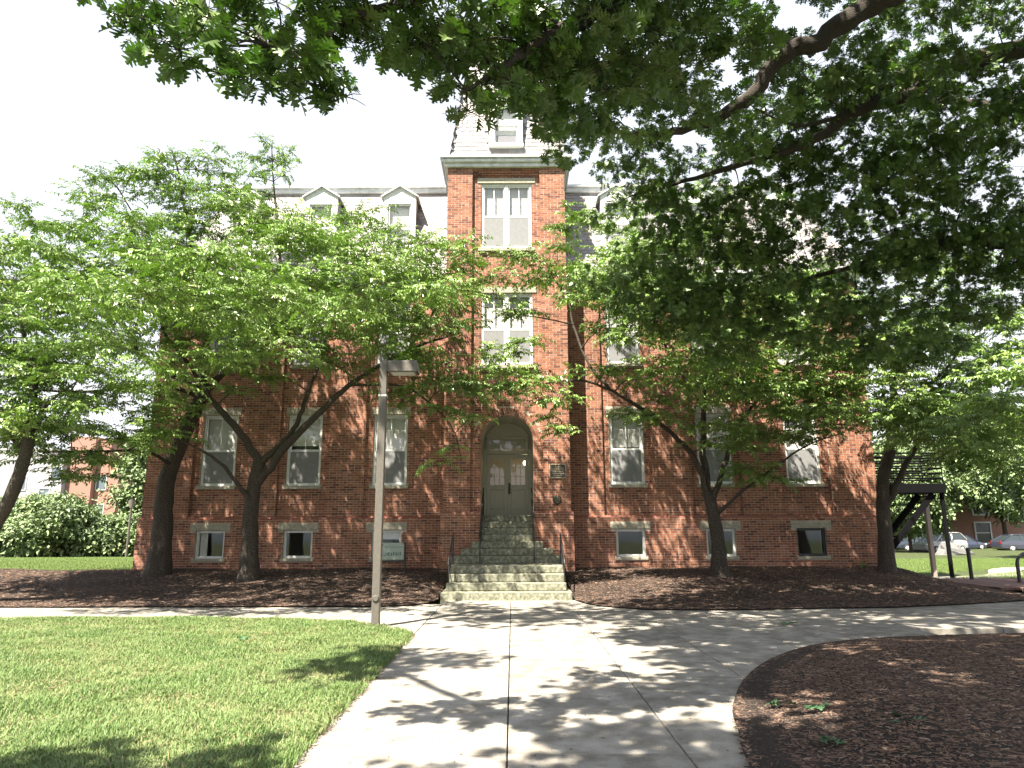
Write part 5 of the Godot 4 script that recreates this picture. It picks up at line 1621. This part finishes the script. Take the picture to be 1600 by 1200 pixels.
	tree("spreading_tree", "tree leaning in at the far left edge before the bushes", "tree", g, [
		[[Vector3(-12.88, 0.07, -17.2), Vector3(-12.53, 1.17, -17.1), Vector3(-12.13, 1.84, -17.0), Vector3(-11.69, 2.5, -16.8), Vector3(-11.34, 3.47, -16.6), Vector3(-11.23, 4.22, -16.5)], 0.2, 0.12],
		[[Vector3(-11.23, 4.22, -16.5), Vector3(-11.18, 5.05, -16.4), Vector3(-11.66, 6.33, -16.5), Vector3(-12.31, 7.71, -16.7)], 0.1, 0.02],
		[[Vector3(-11.23, 4.22, -16.5), Vector3(-10.69, 4.72, -16.3), Vector3(-10.08, 5.16, -16.2)], 0.06, 0.015],
		[[Vector3(-11.32, 3.54, -16.6), Vector3(-12.67, 4.52, -17.0), Vector3(-14.34, 5.59, -17.5)], 0.07, 0.02],
	], [
		[Vector3(-12.09, 5.77, -16.8), Vector3(2.0, 1.2, 1.6), 10], [Vector3(-13.56, 5.2, -17.2), Vector3(1.8, 1.4, 1.6), 9], [Vector3(-10.84, 4.28, -16.4), Vector3(1.2, 0.5, 1.0), 5, 0.7], [Vector3(-12.86, 7.82, -17.0), Vector3(2.0, 1.0, 1.6), 8], [Vector3(-12.16, 4.21, -17.0), Vector3(1.2, 0.6, 1.0), 5, 0.75],
	], 0, M.bark, M.cherry_leaf, cherry, 105, 0.9, 42, 0.5)
	# the oak beside the camera
	var oak_tone := [Color(0.07, 0.13, 0.03), Color(0.135, 0.205, 0.055)]
	tree("oak_tree", "big oak whose limbs and lobed leaves hang over the walk from the right", "tree", "", [
		[[Vector3(13.6, 0.0, -11.0), Vector3(13.5, 1.5, -11.0), Vector3(13.3, 4.0, -11.1), Vector3(13.2, 7.0, -11.0), Vector3(13.0, 12.0, -10.8)], 0.6, 0.3],
		[[Vector3(13.3, 5.0, -11.3), Vector3(11.34, 7.95, -13.0), Vector3(10.22, 7.21, -13.0), Vector3(9.05, 7.32, -13.13), Vector3(8.11, 7.23, -13.52), Vector3(7.16, 7.05, -14.04), Vector3(6.0, 6.87, -14.56)], 0.2, 0.03],
		[[Vector3(13.2, 7.2, -11.1), Vector3(10.78, 10.51, -11.18), Vector3(9.34, 10.12, -11.18), Vector3(8.14, 9.78, -11.18), Vector3(7.37, 9.35, -11.31), Vector3(6.25, 9.02, -11.44), Vector3(5.7, 8.61, -11.57), Vector3(4.78, 8.42, -11.96), Vector3(3.72, 8.33, -12.48), Vector3(2.96, 8.32, -13.0)], 0.24, 0.025],
		[[Vector3(13.1, 9.0, -11.0), Vector3(7.94, 10.96, -9.62), Vector3(6.55, 10.01, -9.36), Vector3(5.71, 9.56, -9.36), Vector3(5.05, 9.15, -9.49), Vector3(4.39, 8.86, -9.62), Vector3(3.95, 8.37, -9.88), Vector3(3.51, 8.17, -10.14), Vector3(2.96, 8.07, -10.4), Vector3(2.33, 8.31, -10.92), Vector3(1.75, 8.77, -11.44)], 0.26, 0.03],
		[[Vector3(13.0, 10.0, -10.8), Vector3(3.57, 9.03, -6.2), Vector3(2.08, 7.84, -6.0), Vector3(1.27, 6.77, -5.8), Vector3(0.87, 6.28, -5.6), Vector3(0.61, 5.97, -5.4), Vector3(0.25, 5.61, -5.2), Vector3(0.03, 5.35, -5.1), Vector3(-0.23, 5.09, -5.0)], 0.17, 0.010],
		[[Vector3(2.08, 7.84, -6.0), Vector3(0.71, 6.92, -5.3), Vector3(0.04, 6.31, -5.0), Vector3(-0.59, 5.85, -4.9), Vector3(-1.05, 5.65, -4.8), Vector3(-1.2, 5.54, -4.8), Vector3(-1.35, 5.39, -4.8), Vector3(-1.56, 5.31, -4.8), Vector3(-1.67, 5.33, -4.75), Vector3(-2.12, 5.3, -4.7)], 0.06, 0.008],
		[[Vector3(13.0, 10.4, -10.8), Vector3(8.0, 11.0, -7.0), Vector3(4.0, 10.2, -4.2), Vector3(1.5, 9.6, -3.0)], 0.2, 0.03],
		[[Vector3(13.0, 11.0, -10.8), Vector3(7.5, 11.5, -9.0), Vector3(5.0, 12.6, -10.0), Vector3(2.0, 12.6, -10.2), Vector3(-2.0, 12.6, -9.6), Vector3(-4.8, 12.6, -8.8)], 0.18, 0.03],
		[[Vector3(13.2, 8.0, -11.0), Vector3(11.5, 10.0, -13.0), Vector3(10.0, 11.6, -15.0), Vector3(8.5, 12.4, -17.0)], 0.17, 0.03],
		[[Vector3(6.25, 9.02, -11.44), Vector3(5.19, 8.62, -11.18), Vector3(4.23, 8.66, -10.66)], 0.05, 0.012],
		[[Vector3(-1.34, 5.39, -4.8), Vector3(-1.26, 5.16, -4.75), Vector3(-1.19, 4.96, -4.7)], 0.012, 0.005],
	], [
		[Vector3(-2.4, 5.59, -4.8), Vector3(0.45, 0.22, 0.35), 7, 0.30], [Vector3(-2.16, 5.15, -4.7), Vector3(0.35, 0.16, 0.25), 6, 0.28], [Vector3(-1.67, 5.02, -4.7), Vector3(0.4, 0.16, 0.25), 6, 0.28], [Vector3(-1.28, 4.94, -4.7), Vector3(0.22, 0.16, 0.2), 4, 0.26], [Vector3(-1.45, 5.53, -4.8), Vector3(0.5, 0.25, 0.35), 8, 0.32], [Vector3(-0.87, 5.65, -4.9), Vector3(0.5, 0.25, 0.4), 8, 0.34], [Vector3(-0.84, 6.18, -6.0), Vector3(0.5, 0.2, 0.4), 4, 0.34],
		[Vector3(-0.38, 5.78, -5.1), Vector3(0.5, 0.3, 0.5), 8, 0.36], [Vector3(-0.11, 5.25, -5.1), Vector3(0.3, 0.22, 0.3), 6, 0.28], [Vector3(0.09, 5.82, -5.3), Vector3(0.5, 0.3, 0.5), 8, 0.36], [Vector3(0.54, 5.98, -5.5), Vector3(0.6, 0.35, 0.5), 10, 0.38], [Vector3(0.46, 5.95, -6.2), Vector3(0.4, 0.3, 0.4), 6, 0.34], [Vector3(1.12, 6.22, -5.9), Vector3(0.6, 0.4, 0.6), 10, 0.42], [Vector3(1.13, 6.75, -7.5), Vector3(0.78, 0.52, 0.65), 8, 0.47], [Vector3(1.81, 6.53, -6.2), Vector3(0.7, 0.45, 0.6), 10, 0.44], [Vector3(2.08, 7.39, -8.3), Vector3(0.91, 0.52, 0.78), 8, 0.50],
		[Vector3(1.71, 8.55, -11.18), Vector3(1.04, 0.39, 0.78), 5, 0.56], [Vector3(3.28, 8.13, -10.4), Vector3(1.30, 0.65, 1.04), 7, 0.62], [Vector3(4.76, 9.8, -10.4), Vector3(1.69, 0.91, 1.30), 9, 0.67], [Vector3(6.77, 9.96, -10.92), Vector3(1.82, 1.04, 1.30), 10, 0.73], [Vector3(8.82, 10.56, -11.18), Vector3(1.69, 1.17, 1.56), 10, 0.73], [Vector3(6.42, 9.47, -11.7), Vector3(1.56, 0.65, 1.04), 6, 0.67], [Vector3(8.62, 9.07, -12.09), Vector3(1.69, 0.91, 1.30), 9, 0.73],
		[Vector3(2.56, 8.32, -12.22), Vector3(1.17, 0.52, 0.91), 5, 0.62], [Vector3(4.62, 8.33, -13.0), Vector3(1.95, 0.91, 1.30), 10, 0.73], [Vector3(6.53, 8.2, -13.0), Vector3(1.95, 0.91, 1.30), 10, 0.73], [Vector3(8.43, 8.07, -13.0), Vector3(1.95, 1.04, 1.30), 10, 0.73], [Vector3(10.11, 8.22, -13.0), Vector3(1.30, 1.17, 1.30), 8, 0.73], [Vector3(8.27, 6.84, -13.65), Vector3(2.08, 0.78, 1.30), 10, 0.73], [Vector3(6.29, 6.92, -13.91), Vector3(1.95, 0.78, 1.30), 9, 0.69], [Vector3(4.66, 6.77, -14.3), Vector3(1.56, 0.65, 1.04), 7, 0.67],
		[Vector3(3.6, 6.28, -14.56), Vector3(1.04, 0.45, 0.78), 4, 0.56], [Vector3(9.99, 6.66, -13.52), Vector3(1.56, 0.91, 1.30), 8, 0.69], [Vector3(8.94, 5.89, -13.65), Vector3(1.30, 0.45, 1.04), 4, 0.62], [Vector3(5.43, 6.07, -14.3), Vector3(1.04, 0.39, 0.78), 3, 0.56],
		[Vector3(3.06, 7.91, -13.6), Vector3(1.5, 0.8, 1.0), 9, 0.62], [Vector3(4.49, 7.36, -13.6), Vector3(1.6, 0.8, 1.0), 10, 0.62], [Vector3(5.45, 8.83, -12.4), Vector3(1.4, 0.6, 1.0), 8, 0.62], [Vector3(8.02, 8.58, -12.4), Vector3(1.5, 0.7, 1.0), 8, 0.62], [Vector3(7.18, 7.34, -13.2), Vector3(1.6, 0.8, 1.0), 9, 0.62], [Vector3(9.2, 7.13, -13.0), Vector3(1.6, 0.8, 1.0), 9, 0.62], [Vector3(9.07, 9.42, -11.6), Vector3(1.2, 0.7, 1.0), 7, 0.6], [Vector3(3.61, 6.11, -14.0), Vector3(1.3, 0.6, 0.9), 7, 0.6], [Vector3(4.9, 5.56, -14.0), Vector3(1.4, 0.5, 0.9), 7, 0.6], [Vector3(2.84, 6.94, -14.0), Vector3(1.2, 0.6, 0.9), 6, 0.6], [Vector3(6.64, 5.84, -14.0), Vector3(1.5, 0.5, 1.0), 7, 0.6], [Vector3(7.78, 5.44, -13.5), Vector3(1.4, 0.5, 1.0), 6, 0.6], [Vector3(2.0, 9.6, -3.2), Vector3(2.6, 1.0, 2.2), 13, 0.9], [Vector3(5.5, 10.2, -5.0), Vector3(2.6, 1.2, 2.4), 13, 0.9], [Vector3(4.0, 12.8, -9.4), Vector3(3.0, 0.8, 2.0), 20, 0.85], [Vector3(-4.4, 12.9, -8.6), Vector3(1.4, 0.6, 1.8), 10, 0.85], [Vector3(-1.0, 12.8, -9.2), Vector3(3.0, 0.8, 2.0), 26, 0.85], [Vector3(9.2, 12.2, -15.6), Vector3(2.0, 1.0, 2.2), 11, 0.85], [Vector3(12.0, 13.0, -10.5), Vector3(2.6, 1.6, 2.6), 14, 0.95],
	], 1, M.oak_bark, M.oak_leaf, oak_tone, 106, 0.5, 13, 0.8, 0.86)
	tree("oak_tree", "high oak overhead, out of frame, whose crown dapples the concrete walk with shade", "tree", "", [
		[[Vector3(3.2, 0.0, 6.0), Vector3(3.2, 1.5, 6.0), Vector3(3.0, 4.0, 5.8), Vector3(2.8, 8.0, 5.4), Vector3(2.5, 12.0, 5.0)], 0.5, 0.25],
		[[Vector3(3.0, 5.5, 5.7), Vector3(1.0, 8.0, 3.0), Vector3(-1.5, 9.6, 0.0), Vector3(-4.0, 10.0, -3.5), Vector3(-5.5, 10.2, -6.0)], 0.2, 0.03],
		[[Vector3(3.0, 6.0, 5.7), Vector3(3.2, 9.0, 2.0), Vector3(2.6, 10.6, -2.0), Vector3(2.0, 11.2, -6.0)], 0.2, 0.03],
		[[Vector3(2.8, 7.0, 5.6), Vector3(5.5, 9.5, 2.0), Vector3(7.0, 10.8, -2.0), Vector3(7.5, 11.5, -6.0)], 0.18, 0.03],
		[[Vector3(1.0, 8.0, 3.0), Vector3(-3.0, 8.8, 1.0), Vector3(-6.5, 9.0, -1.5)], 0.1, 0.02],
	], [
		[Vector3(0.5, 10.4, -4.0), Vector3(3.0, 1.2, 4.2), 40], [Vector3(4.5, 10.8, -4.0), Vector3(2.6, 1.2, 4.2), 34], [Vector3(-4.5, 9.8, -5.0), Vector3(0.9, 0.6, 1.2), 3], [Vector3(-5.2, 8.4, -0.8), Vector3(2.6, 0.7, 1.4), 8], [Vector3(-1.6, 10.2, -0.6), Vector3(1.8, 0.7, 1.6), 12], [Vector3(1.5, 11.2, -7.4), Vector3(3.4, 0.5, 1.4), 16], [Vector3(8.0, 11.2, -4.0), Vector3(2.0, 1.0, 3.6), 10], [Vector3(2.0, 10.5, 2.0), Vector3(4.5, 1.2, 2.5), 14],
	], 1, M.oak_bark, M.oak_leaf, oak_tone, 107, 0.85, 120, 0.8, 0.72)
	# trees and bushes behind
	var soft := [Color(0.13, 0.19, 0.08), Color(0.2, 0.265, 0.12)]
	for b in [["broad rounded bush mass behind the far left lawn", -24.6, -39.0, 3.7, 2.7, 301], ["rounded bush at the left edge of the picture behind the lawn", -29.5, -39.5, 4.0, 2.6, 302], ["smaller bush between the rounded bush and the hall's left corner", -21.4, -42.0, 2.6, 2.6, 303]]:
		var c := Vector3(b[1], 0.0, b[2])
		tree("bush", b[0], "bush", "rounded bushes behind the left lawn", [[[c, c + Vector3(0, 0.8, 0), c + Vector3(0.1, 1.6, 0)], 0.16, 0.08], [[c + Vector3(0, 0.9, 0), c + Vector3(0.9, 1.8, 0.3), c + Vector3(1.5, 2.4, 0.5)], 0.07, 0.02], [[c + Vector3(0, 0.9, 0), c + Vector3(-0.9, 1.8, 0.3), c + Vector3(-1.5, 2.4, 0.5)], 0.07, 0.02]],
			[[c + Vector3(0, b[3] * 0.45, 0), Vector3(b[4], b[3] * 0.45, 2.0), 34, 0.95]], 2, M.bark, M.far_leaf, soft, b[5], 0.95, 46, 0.8, 1.3)
	for b in [["pale tall tree behind the hall's left corner", -23.5, -50.0, 9.0, 3.0, 311, 2], ["small bright young tree standing by the car park left of the post", 31.0, -56.0, 7.0, 2.2, 312, 2], ["leafy tree rising above the dark blue sedan", 38.0, -68.0, 10.5, 4.5, 313, 2], ["large leafy tree above the right brick building", 46.0, -67.0, 12.0, 5.0, 314, 2], ["broad tree at the right edge behind the lawn", 33.0, -42.0, 8.5, 3.4, 315, 2], ["tall tree filling the gap behind the fire escape landing", 25.0, -60.0, 12.0, 4.0, 316, 2], ["tall background tree right of the fire escape", 33.0, -76.0, 15.0, 5.0, 317, 2]]:
		var c := Vector3(b[1], -0.35, b[2])
		var H: float = b[3]
		var W: float = b[4]
		tree("background_tree", b[0], "tree", "trees far behind the hall", [[[c, c + Vector3(0, H * 0.25, 0), c + Vector3(0.1, H * 0.5, 0), c + Vector3(0, H * 0.85, 0)], 0.02 * H, 0.04], [[c + Vector3(0, H * 0.35, 0), c + Vector3(W * 0.3, H * 0.5, 0.3), c + Vector3(W * 0.6, H * 0.62, 0.5)], 0.08, 0.02], [[c + Vector3(0, H * 0.35, 0), c + Vector3(-W * 0.3, H * 0.5, 0.3), c + Vector3(-W * 0.6, H * 0.62, 0.5)], 0.08, 0.02]],
			[[c + Vector3(0, H * 0.62, 0), Vector3(W, H * 0.38, W * 0.8), 40, H * 0.13]], 2, M.bark, M.far_leaf, soft, b[5], H * 0.13, 46, 0.8, 1.5 + H * 0.04)

func fallen() -> void:
	# torn-off green oak sprigs on the ground
	var spots := [[-4.11, -11.56, 0.06, "torn green oak sprig lying on the lawn"], [2.62, -7.05, 0.06, "green oak sprig on the mulch nearest the walk's curve"], [3.0, -6.95, 0.09, "small oak sprig on the mulch right of another"], [3.4, -6.3, 0.11, "upright little seedling in the front mulch bed"], [2.55, -5.85, 0.07, "green oak sprig at the bottom edge of the mulch bed"], [5.1, -13.3, 0.01, "oak sprig lying on the concrete of the cross walk"]]
	for i in spots.size():
		var s: Array = spots[i]
		var o := thing("oak_sprig", Vector3(s[0], s[2], s[1]), s[3], "leaves", "fallen oak sprigs")
		rng.seed = 700 + i
		var st := begin()
		tube(st, [Vector3(-0.1, 0.005, 0), Vector3(0.02, 0.015, 0.01), Vector3(0.12, 0.01, 0)], [0.004, 0.003, 0.002], 4)
		put("stem", done(st), M.oak_bark, o)
		for k in 5:
			st = begin()
			var a := rng.randf() * TAU
			oak_leaf(st, Vector3(rng.randf_range(0, 0.12), 0.02, rng.randf_range(-0.03, 0.03)), Vector3(cos(a), rng.randf_range(-0.05, 0.25), sin(a)).normalized(), Vector3(rng.randf_range(-0.4, 0.4), 1, rng.randf_range(-0.4, 0.4)).normalized(), rng.randf_range(0.11, 0.16))
			var m := surface(Color(0.06, 0.13, 0.06), 0.5)
			put("leaf", done(st), m, o)
		o.rotation.y = rng.randf() * TAU
	# leafy seedling at the foot of the wall
	var p := thing("seedling", Vector3(10.55, bank(10.55, -21.6), -21.6), "bright green leafy seedling at the wall foot left of the corner tree", "plant")
	rng.seed = 720
	for k in 14:
		var st := begin()
		var a := rng.randf() * TAU
		oval_leaf(st, Vector3(rng.randf_range(-0.08, 0.08), rng.randf_range(0.02, 0.25), rng.randf_range(-0.08, 0.08)), Vector3(cos(a), 0.35, sin(a)).normalized(), Vector3.UP, 0.16, 0.08, 0.2)
		put("leaf", done(st), surface(Color(0.1, 0.2, 0.04), 0.5), p)
	var st := begin()
	rod(st, Vector3(0, -0.05, 0), Vector3(0, 0.25, 0), 0.006, 5)
	put("stem", done(st), surface(Color(0.08, 0.14, 0.04), 0.6), p)

func _ready() -> void:
	# camera
	var cam := Camera3D.new()
	cam.name = "camera"
	cam.position = Vector3(0.16, 1.7, 0)
	cam.rotation_degrees = Vector3(11.7, 0, -0.25)
	cam.fov = rad_to_deg(2.0 * atan(600.0 / 1100.0))
	cam.far = 1500
	cam.near = 0.05
	add_child(cam)
	cam.current = true
	# sky, exposure
	var env := Environment.new()
	env.background_mode = Environment.BG_SKY
	var sky := Sky.new()
	var sm := ProceduralSkyMaterial.new()
	sm.sky_top_color = Color(0.78, 0.83, 0.91)
	sm.sky_horizon_color = Color(0.95, 0.95, 0.96)
	sm.sky_curve = 0.5
	sm.ground_bottom_color = Color(0.25, 0.27, 0.2)
	sm.ground_horizon_color = Color(0.8, 0.85, 0.88)
	sm.energy_multiplier = 0.36
	sky.sky_material = sm
	env.sky = sky
	env.tonemap_mode = Environment.TONE_MAPPER_LINEAR
	env.tonemap_exposure = 4.4
	env.sdfgi_enabled = true
	env.ssao_enabled = true
	env.ssil_enabled = true
	var we := WorldEnvironment.new()
	we.name = "world_environment"
	we.environment = env
	add_child(we)
	# sun: high, from behind the camera's left shoulder
	var sun := DirectionalLight3D.new()
	sun.name = "sun"
	sun.light_energy = 1.6
	sun.light_color = Color(1.0, 0.96, 0.89)
	sun.light_angular_distance = 0.53
	sun.shadow_enabled = true
	add_child(sun)
	var el := deg_to_rad(60.0)
	var az := deg_to_rad(35.0)
	var towards := Vector3(-sin(az) * cos(el), sin(el), cos(az) * cos(el))
	sun.look_at_from_position(towards * 50.0, Vector3.ZERO, Vector3.UP)
	materials()
	ground()
	hall()
	rng.seed = 31
	steps()
	buildings_behind()
	fire_escape()
	lamp_post()
	sign_board()
	street_things()
	cars()
	trees()
	fallen()
	litter()
	grass()
